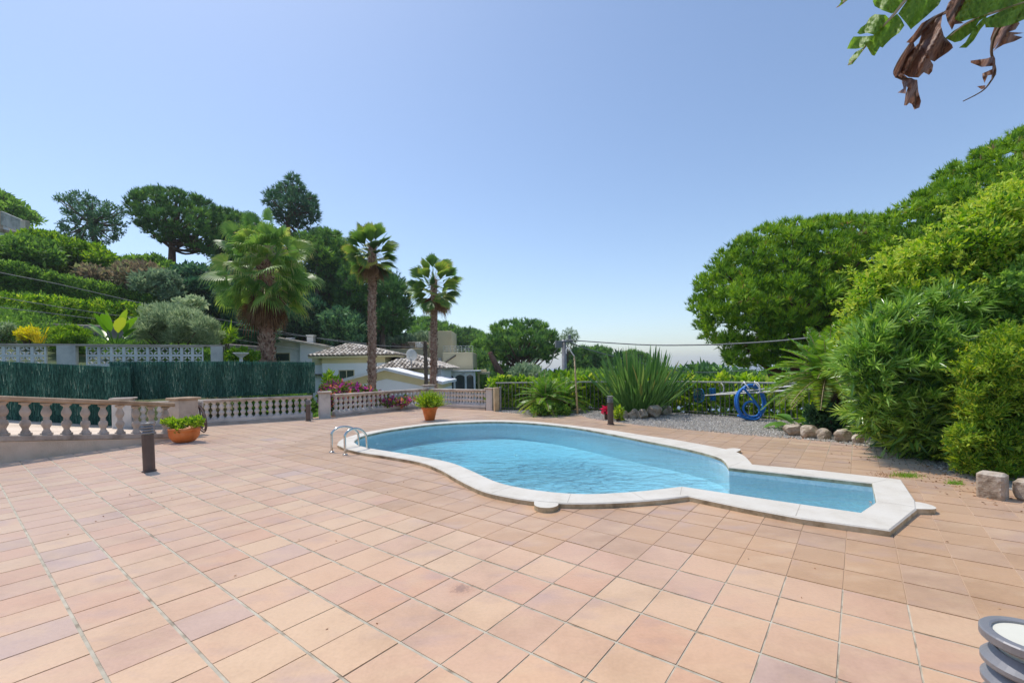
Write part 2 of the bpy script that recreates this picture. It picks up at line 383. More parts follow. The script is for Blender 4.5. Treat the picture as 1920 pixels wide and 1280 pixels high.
# ------------------------------------------------------------------ terrace floor
TH = -.662; TA = Vector((math.cos(TH), math.sin(TH))); TB = Vector((-math.sin(TH), math.cos(TH)))
TO = Vector((-.4685, 3.4246)); TS, TP = .29754, .32719
gA = G(925, 771); gl = [(925,771),(1000,779),(1050,781),(1085,778),(1105,784),(1150,791),(1200,797.5),(1300,807),(1400,816),(1480,822),(1560,829),(1640,840),(1700,856)]
GL = [(G(x, y).x, G(x, y).y) for x, y in gl]
terr = [(-12.5, -6), (5.2, -6), (4.2, 1.0), (4.35, 3.0), (4.95, 4.45)] + GL[::-1] + [(-.6, 15.2), (-3.15, 17.0), (-5.75, 13.75), (-8.0, 12.5), (-10.0, 11.5), (-8.4, 10.1), (-7.75, 10), (-7.3, 9.5), (-7.45, 8.83), (-8.4, 7.28), (-9.6, 5.3), (-12.5, .5)]
def tile_mat():
    m, nt, o = newmat("terrace_tiles"); L = nt.links.new
    b = N(nt, "ShaderNodeBsdfPrincipled"); at = N(nt, "ShaderNodeAttribute", attribute_name="v"); ge = N(nt, "ShaderNodeNewGeometry")
    n1 = N(nt, "ShaderNodeTexNoise"); n1.inputs["Scale"].default_value = 2.3; n1.inputs["Detail"].default_value = 3
    mp = N(nt, "ShaderNodeMapping"); mp.inputs["Rotation"].default_value = (0, 0, .66); mp.inputs["Scale"].default_value = (1, 2.2, 1)
    # shift the pattern for every tile so mottling does not run across joints
    cmb = N(nt, "ShaderNodeVectorMath", operation='SCALE'); cmb.inputs[0].default_value = (37, 91, 13)
    L(at.outputs["Fac"], cmb.inputs["Scale"]); ad = N(nt, "ShaderNodeVectorMath", operation='ADD')
    L(ge.outputs["Position"], mp.inputs[0]); L(mp.outputs[0], ad.inputs[0]); L(cmb.outputs[0], ad.inputs[1]); L(ad.outputs[0], n1.inputs[0])
    fr = N(nt, "ShaderNodeMath", operation='MULTIPLY'); L(at.outputs["Fac"], fr.inputs[0]); fr.inputs[1].default_value = 1
    r = ramp(nt, at.outputs["Fac"], [(.62,.405,.235), (.61,.37,.212), (.565,.345,.215), (.58,.325,.185), (.52,.35,.265), (.49,.28,.135), (.54,.31,.15)], [0, .25, .42, .58, .76, .9, 1])
    mv = N(nt, "ShaderNodeMixRGB"); mv.inputs[2].default_value = (.42, .275, .235, 1)
    r2 = ramp(nt, n1.outputs[0], [(0, 0, 0), (.6, .6, .6)], [.55, .78]); L(r2.outputs[0], mv.inputs[0]); L(r.outputs[0], mv.inputs[1])
    mo = N(nt, "ShaderNodeMixRGB"); mo.inputs[2].default_value = (.61, .40, .23, 1)
    n2 = N(nt, "ShaderNodeTexNoise"); n2.inputs["Scale"].default_value = 3.1; L(ad.outputs[0], n2.inputs[0])
    r3 = ramp(nt, n2.outputs[0], [(0, 0, 0), (.6, .6, .6)], [.5, .75]); L(r3.outputs[0], mo.inputs[0]); L(mv.outputs[0], mo.inputs[1])
    # fine grain
    n3 = N(nt, "ShaderNodeTexNoise"); n3.inputs["Scale"].default_value = 55; n3.inputs["Detail"].default_value = 6; L(ge.outputs["Position"], n3.inputs[0])
    mg = N(nt, "ShaderNodeMixRGB", blend_type='MULTIPLY'); mg.inputs[0].default_value = 1
    r4 = ramp(nt, n3.outputs[0], [(.95, .945, .94), (1.02, 1.02, 1.02)], [.3, .6]); L(mo.outputs[0], mg.inputs[1]); L(r4.outputs[0], mg.inputs[2])
    # burnt stain and rusty spots
    sp = G(865, 1104); ds = N(nt, "ShaderNodeVectorMath", operation='DISTANCE'); ds.inputs[1].default_value = (sp.x, sp.y, .004)
    L(ge.outputs["Position"], ds.inputs[0]); n5 = N(nt, "ShaderNodeTexNoise"); n5.inputs["Scale"].default_value = 45; n5.inputs["Detail"].default_value = 6; n5.inputs["Roughness"].default_value = .8
    L(ge.outputs["Position"], n5.inputs[0]); ms = N(nt, "ShaderNodeMath", operation='MULTIPLY_ADD'); L(n5.outputs[0], ms.inputs[0]); ms.inputs[1].default_value = -.22
    L(ds.outputs["Value"], ms.inputs[2])
    r5 = ramp(nt, ms.outputs[0], [(0, 0, 0), (1, 1, 1)], [0.0, .03]); r5.color_ramp.elements[0].position = 0.0
    rmap = N(nt, "ShaderNodeMapRange"); rmap.inputs["From Min"].default_value = -.085; rmap.inputs["From Max"].default_value = -.045; rmap.inputs["To Min"].default_value = .85; rmap.inputs["To Max"].default_value = 0
    L(ms.outputs[0], rmap.inputs[0]); st = N(nt, "ShaderNodeMixRGB"); st.inputs[2].default_value = (.11, .085, .075, 1); L(rmap.outputs[0], st.inputs[0]); L(mg.outputs[0], st.inputs[1])
    rm2 = N(nt, "ShaderNodeMapRange"); rm2.inputs["From Min"].default_value = -.06; rm2.inputs["From Max"].default_value = .01; rm2.inputs["To Min"].default_value = .45; rm2.inputs["To Max"].default_value = 0
    L(ms.outputs[0], rm2.inputs[0]); s2 = N(nt, "ShaderNodeMixRGB"); s2.inputs[2].default_value = (.5, .24, .12, 1); L(rm2.outputs[0], s2.inputs[0]); L(st.outputs[0], s2.inputs[1])
    n6 = N(nt, "ShaderNodeTexNoise"); n6.inputs["Scale"].default_value = 5.5; n6.inputs["Detail"].default_value = 8; n6.inputs["Roughness"].default_value = .75; L(ge.outputs["Position"], n6.inputs[0])
    r6 = ramp(nt, n6.outputs[0], [(0, 0, 0), (.55, .55, .55)], [.68, .76]); s3 = N(nt, "ShaderNodeMixRGB"); s3.inputs[2].default_value = (.42, .2, .1, 1)
    L(r6.outputs[0], s3.inputs[0]); L(s2.outputs[0], s3.inputs[1])
    n7 = N(nt, "ShaderNodeTexNoise"); n7.inputs["Scale"].default_value = .9; n7.inputs["Detail"].default_value = 9; n7.inputs["Roughness"].default_value = .7; L(ge.outputs["Position"], n7.inputs[0])
    r7 = ramp(nt, n7.outputs[0], [(.84, .81, .77), (1, 1, 1), (1.08, 1.1, 1.13)], [.36, .5, .68]); s4 = N(nt, "ShaderNodeMixRGB", blend_type='MULTIPLY'); s4.inputs[0].default_value = 1; L(s3.outputs[0], s4.inputs[1]); L(r7.outputs[0], s4.inputs[2]); s3 = s4
    L(s3.outputs[0], b.inputs["Base Color"]); b.inputs["Specular IOR Level"].default_value = .55; b.inputs["Sheen Weight"].default_value = .5; b.inputs["Sheen Roughness"].default_value = .45
    rr = N(nt, "ShaderNodeMapRange"); rr.inputs["To Min"].default_value = .34; rr.inputs["To Max"].default_value = .5; L(n3.outputs[0], rr.inputs[0]); L(rr.outputs[0], b.inputs["Roughness"])
    bp = N(nt, "ShaderNodeBump"); bp.inputs["Strength"].default_value = .12; bp.inputs["Distance"].default_value = .01; L(n3.outputs[0], bp.inputs["Height"]); L(bp.outputs[0], b.inputs["Normal"])
    L(b.outputs[0], o.inputs[0]); return m
def tl(i, j): p = TO + TA * (i * TS) + TB * (j * TP); return p.x, p.y
tb, gb = MB(), MB()
rg = np.random.default_rng(11)
I, J = np.meshgrid(np.arange(-62, 62), np.arange(-62, 62)); I = I.ravel(); J = J.ravel()
CX = TO.x + TA.x * TS * (I + .5) + TB.x * TP * (J + .5); CY = TO.y + TA.y * TS * (I + .5) + TB.y * TP * (J + .5)
dt = edist(CX, CY, terr); it_ = inpoly(CX, CY, terr) | (dt < .22)
dpool = edist(CX, CY, outer); dmid = edist(CX, CY, midp)
inm = inpoly(CX, CY, midp)
keep = it_ & (~inm | (dmid < .26)) & (CY > -6)
for i, j, x, y, a, b_, c_ in zip(I[keep], J[keep], CX[keep], CY[keep], dpool[keep], dmid[keep], dt[keep]):
    zone = a < (.95 if x < 1.5 else 1.18) or (y > 7.2 and a < 1.6 and x > 3)
    val = rg.choice([rg.uniform(.86, 1.0)]) if zone else min(.82, abs(rg.normal(.3, .24)))
    if y > 9.5 and not zone: val *= .6
    ja, jb = (.0045, .0085) if not zone else (.003, .005)
    ja /= TS; jb /= TP
    cells = [(i + ja, j + jb, i + 1 - ja, j + 1 - jb)]; split = b_ < .26
    if split:
        cells = []; k = 9
        for p in range(k):
            for q in range(k):
                x0, x1 = max(i + p / k, i + ja), min(i + (p + 1) / k, i + 1 - ja); y0, y1 = max(j + q / k, j + jb), min(j + (q + 1) / k, j + 1 - jb)
                if not bool(inpoly(*tl((x0 + x1) / 2, (y0 + y1) / 2), midp)): cells.append((x0, y0, x1, y1))
    dz = rg.normal(0, .0006)
    tx, ty = rg.normal(0, .0016, 2)
    for (x0, y0, x1, y1) in cells:
        q = [tl(x0, y0), tl(x1, y0), tl(x1, y1), tl(x0, y1)]
        t = [(px_, py_, .004 + dz + (0 if split else (px_ - x) * tx + (py_ - y) * ty)) for px_, py_ in q]
        if split: tb.add(t, [(0, 1, 2, 3)], val)
        else:
            lo = [(px_, py_, -.01) for px_, py_ in q]
            tb.add(t + lo, [(0, 1, 2, 3), (0, 4, 5, 1), (1, 5, 6, 2), (2, 6, 7, 3), (3, 7, 4, 0)], val)
    if split:
        for (x0, y0, x1, y1) in cells: gb.add([(*tl(x0 - .03, y0 - .03), 0), (*tl(x1 + .03, y0 - .03), 0), (*tl(x1 + .03, y1 + .03), 0), (*tl(x0 - .03, y1 + .03), 0)], [(0, 1, 2, 3)], 1 if zone else 0) if False else None
        cc = [(x0, y0, x1, y1) for (x0, y0, x1, y1) in cells]
        for p in range(9):
            for q in range(9):
                x0, x1, y0, y1 = i + p / 9, i + (p + 1) / 9, j + q / 9, j + (q + 1) / 9
                if not bool(inpoly(*tl((x0 + x1) / 2, (y0 + y1) / 2), midp)): gb.add([(*tl(x0, y0), 0), (*tl(x1, y0), 0), (*tl(x1, y1), 0), (*tl(x0, y1), 0)], [(0, 1, 2, 3)], 1 if zone else 0)
    else: gb.add([(*tl(i, j), 0), (*tl(i + 1, j), 0), (*tl(i + 1, j + 1), 0), (*tl(i, j + 1), 0)], [(0, 1, 2, 3)], 1 if zone else 0)
ter = tb.build("terrace", tile_mat()); tag(ter, kind="structure")
def grout_mat():
    m, nt, o = newmat("joint_mortar"); L = nt.links.new; b = N(nt, "ShaderNodeBsdfPrincipled"); b.inputs["Roughness"].default_value = .9
    at = N(nt, "ShaderNodeAttribute", attribute_name="v"); ge = N(nt, "ShaderNodeNewGeometry"); n = N(nt, "ShaderNodeTexNoise"); n.inputs["Scale"].default_value = 9; n.inputs["Detail"].default_value = 7; L(ge.outputs["Position"], n.inputs[0])
    r = ramp(nt, n.outputs[0], [(.22, .18, .13), (.40, .36, .28), (.5, .46, .37)], [.3, .45, .65]); mx = N(nt, "ShaderNodeMixRGB"); mx.inputs[2].default_value = (.47, .33, .22, 1)
    L(at.outputs["Fac"], mx.inputs[0]); L(r.outputs[0], mx.inputs[1]); L(mx.outputs[0], b.inputs["Base Color"]); L(b.outputs[0], o.inputs[0]); return m
gr = gb.build("joints", grout_mat(), ter)

# ------------------------------------------------------------------ terrain
M_ = [(-16,-14),(7,-14),(7,0),(9.5,3),(9.3,9),(7.6,10.2),(6.1,12.0),(5.0,13.2),(3.2,14.0),(1.8,14.7),(-.5,15.5),(-3.15,17.3),(-5.9,14.0),(-9.9,12.3),(-14,10.8),(-16,9.5)]
cp = np.array([(-12,16.5,1.6),(-10.2,17.6,1.3),(-15,14.5,1.7),(-20,14,2.4),(-20,20,3.0),(-13,21,2.2),(-25,24,4.4),(-34,30,7.0),(-26,34,5.2),(-43,45,13),(-34,45,11.8),(-29,54,11),(-35,56,10),(-20,50,6),(-15,48,2.2),(-50,30,12),(-62,60,13),(-48,80,9),(-22,80,4),(-8,60,0),(-14,35,-3.2),(-10,30,-3),(-5,30,-3.6),(-8,22,-2.4),(-8.5,17,-1.2),(-4,20,-2.2),(0,20,-2.6),(0,45,-5),(10,30,-7),(5,70,-6),(-16,150,5),(0,150,-2),(-60,150,16),(20,150,-12),(15,20,-3),(20,10,-1.5),(12,4,0),(30,30,-9),(60,60,-20),(20,60,-11),(100,100,-38),(0,300,-28),(-100,200,25),(100,300,-65),(-250,400,30),(0,800,-150),(300,500,-140),(-500,1200,-100),(800,300,-150),(0,3000,-220),(-3000,2500,-100),(3000,2500,-220),(3000,-1000,-150),(0,-10,0),(10,-10,0),(-16,5,1.2),(-20,0,1.6),(-15,-10,.6),(-60,0,8),(-200,0,20),(0,-100,12),(0,-3000,150),(-3000,-500,200)], float)
def basis(x, y): return np.concatenate([np.sqrt((x[:, None] - cp[None, :, 0]) ** 2 + (y[:, None] - cp[None, :, 1]) ** 2), np.ones((len(x), 1))], 1)
n_ = len(cp); A_ = np.zeros((n_ + 1, n_ + 1)); A_[:n_] = basis(cp[:, 0], cp[:, 1]); A_[n_, :n_] = 1
co_ = np.linalg.solve(A_, np.append(cp[:, 2], 0))
def Hraw(x, y): return basis(np.atleast_1d(np.asarray(x, float)), np.atleast_1d(np.asarray(y, float))) @ co_
def H(x, y):
    x = np.atleast_1d(np.asarray(x, float)); y = np.atleast_1d(np.asarray(y, float)); z = Hraw(x, y)
    z = z + .25 * np.sin(x * .31 + 1) * np.cos(y * .27) * np.clip(np.hypot(x, y) / 40, 0, 1)
    inn = inpoly(x, y, M_); deep = inn & (edist(x, y, M_) > 2.0)
    return np.where(deep, np.minimum(z, -2.6), np.where(inn, np.minimum(z, -.6), z))
def h1(x, y): return float(H([x], [y])[0])
u = np.linspace(-1, 1, 261); gx = np.sinh(u * 6.2) / math.sinh(6.2) * 3000 ; gx = np.sign(u) * (np.abs(u) * 55 + (np.exp(np.abs(u) ** 4 * 4.1) - 1) * 50)
gy = gx + 22
XX, YY = np.meshgrid(gx, gy); ZZ = H(XX.ravel(), YY.ravel())
nn = len(gx); ii, jj = np.meshgrid(np.arange(nn - 1), np.arange(nn - 1)); a = (jj * nn + ii).ravel()
tm = MB(); tm.add(np.stack([XX.ravel(), YY.ravel(), ZZ], 1), np.stack([a, a + 1, a + nn + 1, a + nn], 1))
MT['ground'] = surf("hill_ground", [(.03, .05, .015), (.07, .1, .03), (.14, .12, .06)], .6, .95, .6, 6, detail=10)
tag(tm.build("ground", MT['ground'], None, True), kind="structure")
# sea
def sea_mat():
    m, nt, o = newmat("sea_water"); b = N(nt, "ShaderNodeBsdfPrincipled"); b.inputs["Base Color"].default_value = (.03, .09, .16, 1); b.inputs["Roughness"].default_value = .35
    n = N(nt, "ShaderNodeTexNoise"); n.inputs["Scale"].default_value = .02; ge = N(nt, "ShaderNodeNewGeometry"); nt.links.new(ge.outputs["Position"], n.inputs[0])
    bp = N(nt, "ShaderNodeBump"); bp.inputs["Distance"].default_value = 2; nt.links.new(n.outputs[0], bp.inputs["Height"]); nt.links.new(bp.outputs[0], b.inputs["Normal"])
    nt.links.new(b.outputs[0], o.inputs[0]); return m
sb = MB(); g = np.linspace(-25000, 25000, 11); X2, Y2 = np.meshgrid(g, g + 22000); a = (np.arange(10)[:, None] * 11 + np.arange(10)).ravel()
sb.add(np.stack([X2.ravel(), Y2.ravel(), np.full(121, -110.)], 1), np.stack([a, a + 1, a + 12, a + 11], 1)); tag(sb.build("sea", sea_mat()), kind="structure")

# ------------------------------------------------------------------ gravel bed and side bed
bedpoly = GL + [(4.95, 4.45), (4.35, 3.0), (4.2, 1.0), (6.8, 0), (9.2, 3), (9.2, 9), (7.5, 10.0), (6.0, 11.8), (4.9, 13.0), (3.2, 13.85), (1.8, 14.5), (-.55, 15.0)]
bm_ = MB(); V_ = [(p[0], p[1], -.012) for p in bedpoly]; bm_.add(V_, [tuple(t) for t in tessellate_polygon([[Vector(v) for v in V_]])])
MT['gravel'] = surf("gravel", [(.2, .18, .16), (.36, .34, .31), (.5, .47, .43)], 40, .95, .7, 90)
tag(bm_.build("gravel_ground", MT['gravel']), kind="structure")
# gravel stones
gv = MB(); rg = np.random.default_rng(3); gx_ = rg.uniform(-1, 9.3, 150000); gy_ = rg.uniform(5.5, 15.2, 150000)
k = inpoly(gx_, gy_, bedpoly) & (edist(gx_, gy_, GL, False) < 4.0); gx_, gy_ = gx_[k][:46000], gy_[k][:46000]
oc = np.array([(1, 0, 0), (0, 1, 0), (-1, 0, 0), (0, -1, 0), (0, 0, 1), (0, 0, -.3)], float); of = np.array([(0, 1, 4), (1, 2, 4), (2, 3, 4), (3, 0, 4)])
n = len(gx_); ra = rg.uniform(.010, .026, n); sc = rg.uniform(.6, 1.2, (n, 3)); ang = rg.uniform(0, 6.28, n)
v = oc[None] * ra[:, None, None] * sc[:, None, :]; ca, sa = np.cos(ang)[:, None], np.sin(ang)[:, None]
vx = v[..., 0] * ca - v[..., 1] * sa + gx_[:, None]; vy = v[..., 0] * sa + v[..., 1] * ca + gy_[:, None]; vz = v[..., 2] + (.002 + rg.uniform(0, .012, n))[:, None]
gv.add(np.stack([vx, vy, vz], -1).reshape(-1, 3), (of[None] + (np.arange(n) * 6)[:, None, None]).reshape(-1, 3), np.repeat(rg.uniform(0, 1, n), 4))
def stone_mat():
    m, nt, o = newmat("gravel_stones"); b = N(nt, "ShaderNodeBsdfPrincipled"); b.inputs["Roughness"].default_value = .85; at = N(nt, "ShaderNodeAttribute", attribute_name="v")
    r = ramp(nt, at.outputs["Fac"], [(.22, .2, .18), (.42, .4, .37), (.36, .31, .25), (.62, .59, .55)], [0, .5, .75, 1]); nt.links.new(r.outputs[0], b.inputs[0]); nt.links.new(b.outputs[0], o.inputs[0]); return m
tag(gv.build("gravel", stone_mat()), "light grey gravel bed between the terrace tiles and the iron fence", "gravel", kind="stuff")

# ------------------------------------------------------------------ pool
pool = thing("swimming_pool", (sum(p[0] for p in inner) / len(inner), sum(p[1] for p in inner) / len(inner), 0), "kidney shaped in-ground swimming pool with a white stone edge and a narrow straight arm", "swimming pool")
def coping_mat():
    m, nt, o = newmat("white_coping_stone"); L = nt.links.new; b = N(nt, "ShaderNodeBsdfPrincipled"); b.inputs["Roughness"].default_value = .8
    ge = N(nt, "ShaderNodeNewGeometry"); n = N(nt, "ShaderNodeTexNoise"); n.inputs["Scale"].default_value = 3.5; n.inputs["Detail"].default_value = 10; n.inputs["Roughness"].default_value = .7; L(ge.outputs["Position"], n.inputs[0])
    r = ramp(nt, n.outputs[0], [(.46, .42, .35), (.57, .53, .46), (.62, .585, .52)], [.27, .42, .6])
    # steep faces take a browner, mottled ramp than the top
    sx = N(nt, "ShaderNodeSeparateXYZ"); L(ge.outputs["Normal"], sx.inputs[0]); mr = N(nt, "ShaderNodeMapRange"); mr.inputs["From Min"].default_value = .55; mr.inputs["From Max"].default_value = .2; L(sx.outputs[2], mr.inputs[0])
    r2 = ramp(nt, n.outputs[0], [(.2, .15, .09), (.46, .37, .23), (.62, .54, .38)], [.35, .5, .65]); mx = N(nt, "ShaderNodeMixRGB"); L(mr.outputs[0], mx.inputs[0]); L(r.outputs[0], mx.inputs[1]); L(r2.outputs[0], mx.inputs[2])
    L(mx.outputs[0], b.inputs[0]); bp = N(nt, "ShaderNodeBump"); bp.inputs["Strength"].default_value = .3; bp.inputs["Distance"].default_value = .01; n2 = N(nt, "ShaderNodeTexNoise"); n2.inputs["Scale"].default_value = 45; n2.inputs["Detail"].default_value = 6; L(ge.outputs["Position"], n2.inputs[0]); L(n2.outputs[0], bp.inputs["Height"]); L(bp.outputs[0], b.inputs["Normal"]); L(b.outputs[0], o.inputs[0]); return m
MT['coping'] = coping_mat()
cb = MB()
def offs(poly, d):  # small offset along the averaged normal
    n = len(poly); out = []; area = sum(poly[i][0] * poly[(i + 1) % n][1] - poly[(i + 1) % n][0] * poly[i][1] for i in range(n)); sg = 1 if area > 0 else -1
    for i in range(n):
        a, b = Vector(poly[i - 1]), Vector(poly[(i + 1) % n]); t = (b - a).normalized(); out.append((poly[i][0] + sg * t.y * d, poly[i][1] - sg * t.x * d))
    return out
def ring(mb, A, za, B, zb, a=.5):
    n = len(A); V = [(x, y, za) for x, y in A] + [(x, y, zb) for x, y in B]; mb.add(V, [(i, (i + 1) % n, n + (i + 1) % n, n + i) for i in range(n)], a)
ot, it2 = offs(outer, -.012), offs(inner, .012)
V_ = [Vector((x, y, ZC)) for x, y in ot]; V2_ = [Vector((x, y, ZC)) for x, y in it2]
cb.add([tuple(v) for v in V_ + V2_], [tuple(t) for t in tessellate_polygon([V_, V2_])])
ring(cb, ot, ZC, outer, ZC - .012); ring(cb, outer, ZC - .012, outer, -.02)
ring(cb, it2, ZC, inner, ZC - .012); ring(cb, inner, ZC - .012, inner, ZC - .05); ring(cb, inner, ZC - .05, offs(inner, .02), ZC - .05)
cb.build("coping", MT['coping'], pool)
MT['jointdirt'] = surf("joint_dirt", [(.3, .27, .22), (.5, .46, .4)], 9, .9); acc = 0
for i in range(len(inner)):
    p, q = inner[i - 1], inner[i]; acc += math.dist(p, q)
    if acc > .62:
        acc = 0; t_ = Vector((inner[(i + 1) % len(inner)][0] - p[0], inner[(i + 1) % len(inner)][1] - p[1])).normalized(); nn2 = Vector((t_.y, -t_.x))
        if bool(inpoly(q[0] + nn2.x * .05, q[1] + nn2.y * .05, inner)): nn2 = -nn2
        w_ = min(.42, max(.2, float(edist(q[0], q[1], outer)) - .012)); a_ = Vector((*q, ZC + .0008)) + Vector((nn2.x, nn2.y, 0)) * .013; b_ = a_ + Vector((nn2.x, nn2.y, 0)) * (w_ - .013); sd2 = Vector((t_.x, t_.y, 0)) * .003
        MB().add([a_ - sd2, a_ + sd2, b_ + sd2, b_ - sd2], [(0, 1, 2, 3)]).build('coping_joint', MT['jointdirt'], pool)

def basin_mat():
    m, nt, o = newmat("basin_mosaic"); L = nt.links.new; b = N(nt, "ShaderNodeBsdfPrincipled"); b.inputs["Roughness"].default_value = .4; ge = N(nt, "ShaderNodeNewGeometry")
    br = N(nt, "ShaderNodeTexVoronoi"); br.inputs["Scale"].default_value = 38; L(ge.outputs["Position"], br.inputs[0]); sx = N(nt, "ShaderNodeSeparateXYZ"); L(br.outputs["Color"], sx.inputs[0])
    r = ramp(nt, sx.outputs[0], [(.68, .80, .86), (.76, .87, .91), (.84, .92, .94)], [0, .5, 1]); L(r.outputs[0], b.inputs[0]); L(b.outputs[0], o.inputs[0]); return m
wall_p = offs(inner, .015)
def depth(x, y):
    d = edist(x, y, inner); main = 1 / (1 + np.exp((x - 2.15) * 4))
    de = .30 + .10 * main * np.clip(d / .9, 0, 1)
    c1 = G(990, 818, 0); c2 = G(800, 808, 0)
    de += .12 * np.exp(-(((x - c1.x - .1) / 2.2) ** 2 + ((y - c1.y + .2) / 1.8) ** 2))
    return de
bb = MB(); nb = len(wall_p); px_ = np.array([p[0] for p in wall_p]); py_ = np.array([p[1] for p in wall_p]); db = depth(px_, py_)
ring(bb, wall_p, ZC - .05, wall_p, -.3)
V_ = [(x, y, -.3) for x, y in wall_p] + [(x, y, ZW - d) for x, y, d in zip(px_, py_, db)]; bb.add(V_, [(i, (i + 1) % nb, nb + (i + 1) % nb, nb + i) for i in range(nb)])
gxx, gyy = np.meshgrid(np.arange(px_.min(), px_.max(), .13), np.arange(py_.min(), py_.max(), .13)); gxx, gyy = gxx.ravel(), gyy.ravel(); k = inpoly(gxx, gyy, wall_p) & (edist(gxx, gyy, wall_p) > .06); gxx, gyy = gxx[k], gyy[k]
pts = [Vector(p) for p in wall_p] + [Vector(p) for p in zip(gxx, gyy)]
vo, ed, fa, _, _, _ = delaunay_2d_cdt(pts, [(i, (i + 1) % nb) for i in range(nb)], [tuple(range(nb))], 1, 1e-5)
vx, vy = np.array([p[0] for p in vo]), np.array([p[1] for p in vo]); bb.add(np.stack([vx, vy, ZW - depth(vx, vy)], 1), [tuple(f) for f in fa])
bb.build("basin", basin_mat(), pool)
# skimmer lids: little round shelves on the outside of the edge
def lid(c, d, r=.13, l=.16):
    c = Vector(c); d = Vector(d).normalized(); s = Vector((-d.y, d.x)); pl = [c + s * r - d * .12]
    for i in range(13):
        a = math.pi * (i / 12) ; pl.append(c + d * l * .35 + s * r * math.cos(a) + d * l * .75 * math.sin(a))
    pl.append(c - s * r - d * .12); return [(p.x, p.y) for p in pl][::-1]
for c, d, r, l in ((G(1024, 940, ZC), (-.06, -1), .12, .16), (G(1716, 945, ZC), (1, -.12), .12, .13), (G(1372, 843, ZC), (.7, .7), .1, .2)):
    lb = MB(); lb.add(*prism(lid((c.x, c.y), d, r, l), .0, ZC - .006)); lb.build("skimmer_lid", MT['coping'], pool)
def water_mat():
    m, nt, o = newmat("pool_water"); L = nt.links.new; ge = N(nt, "ShaderNodeNewGeometry")
    mp = N(nt, "ShaderNodeMapping"); mp.inputs["Scale"].default_value = (1, 1.5, 1); mp.inputs["Rotation"].default_value = (0, 0, .35); L(ge.outputs["Position"], mp.inputs[0])
    n1 = N(nt, "ShaderNodeTexNoise"); n1.inputs["Scale"].default_value = 4.2; n1.inputs["Detail"].default_value = 4; n1.inputs["Distortion"].default_value = .8; L(mp.outputs[0], n1.inputs[0])
    n2 = N(nt, "ShaderNodeTexNoise"); n2.inputs["Scale"].default_value = 13; n2.inputs["Detail"].default_value = 3; L(mp.outputs[0], n2.inputs[0])
    n0 = N(nt, "ShaderNodeTexNoise"); n0.inputs["Scale"].default_value = 2.4; n0.inputs["Detail"].default_value = 2; n0.inputs["Distortion"].default_value = .6; L(mp.outputs[0], n0.inputs[0])
    ad0 = N(nt, "ShaderNodeMath", operation='MULTIPLY_ADD'); L(n0.outputs[0], ad0.inputs[0]); ad0.inputs[1].default_value = 1.2; L(n1.outputs[0], ad0.inputs[2])
    ad = N(nt, "ShaderNodeMath", operation='MULTIPLY_ADD'); L(n2.outputs[0], ad.inputs[0]); ad.inputs[1].default_value = .2; L(ad0.outputs[0], ad.inputs[2])
    bp = N(nt, "ShaderNodeBump"); bp.inputs["Strength"].default_value = 1.0; bp.inputs["Distance"].default_value = .17
    # breezy patches are choppier than the calm water around them
    nw = N(nt, "ShaderNodeTexNoise"); nw.inputs["Scale"].default_value = .55; nw.inputs["Detail"].default_value = 6; nw.inputs["Roughness"].default_value = .65; nw.inputs["Distortion"].default_value = .7; L(mp.outputs[0], nw.inputs[0])
    def patch(px, py, r):
        g = G(px, py, ZW); d_ = N(nt, "ShaderNodeVectorMath", operation='DISTANCE'); d_.inputs[1].default_value = (g.x, g.y, ZW); L(ge.outputs["Position"], d_.inputs[0])
        q_ = N(nt, "ShaderNodeMath", operation='MULTIPLY_ADD'); L(nw.outputs[0], q_.inputs[0]); q_.inputs[1].default_value = -r * 1.6; L(d_.outputs["Value"], q_.inputs[2])
        mr_ = N(nt, "ShaderNodeMapRange"); mr_.inputs["From Min"].default_value = -r * .25; mr_.inputs["From Max"].default_value = r * .3; mr_.inputs["To Min"].default_value = 1; mr_.inputs["To Max"].default_value = .4; L(q_.outputs[0], mr_.inputs[0]); return mr_
    pa, pb_ = patch(1000, 838, 1.5), patch(795, 818, 1.0); mxx = N(nt, "ShaderNodeMath", operation='MAXIMUM'); L(pa.outputs[0], mxx.inputs[0]); L(pb_.outputs[0], mxx.inputs[1]); L(mxx.outputs[0], bp.inputs["Strength"]); L(ad.outputs[0], bp.inputs["Height"])
    tr = N(nt, "ShaderNodeBsdfTransparent"); tr.inputs[0].default_value = (.79, .94, 1.0, 1)
    rf = N(nt, "ShaderNodeBsdfRefraction"); rf.inputs["Color"].default_value = (.79, .94, 1.0, 1); rf.inputs["IOR"].default_value = 1.12; L(bp.outputs[0], rf.inputs["Normal"])
    mt = N(nt, "ShaderNodeMixShader"); mt.inputs[0].default_value = .15; L(tr.outputs[0], mt.inputs[1]); L(rf.outputs[0], mt.inputs[2])
    gl = N(nt, "ShaderNodeBsdfGlossy"); gl.inputs["Roughness"].default_value = .03; L(bp.outputs[0], gl.inputs["Normal"])
    fr = N(nt, "ShaderNodeFresnel"); fr.inputs[0].default_value = 1.33; L(bp.outputs[0], fr.inputs[1])
    mx = N(nt, "ShaderNodeMixShader"); L(fr.outputs[0], mx.inputs[0]); L(mt.outputs[0], mx.inputs[1]); L(gl.outputs[0], mx.inputs[2]); L(mx.outputs[0], o.inputs[0])
    va = N(nt, "ShaderNodeVolumeAbsorption"); va.inputs[0].default_value = (.10, .82, .95, 1); va.inputs[1].default_value = .34; L(va.outputs[0], o.inputs["Volume"]); return m
wb = MB(); vo, ed, fa, _, _, _ = delaunay_2d_cdt([Vector(p) for p in offs(inner, .02)], [(i, (i + 1) % nb) for i in range(nb)], [tuple(range(nb))], 1, 1e-5)
wb.add([(p[0], p[1], ZW) for p in vo], [tuple(f) for f in fa]); tag(wb.build("water", water_mat()), kind="structure")
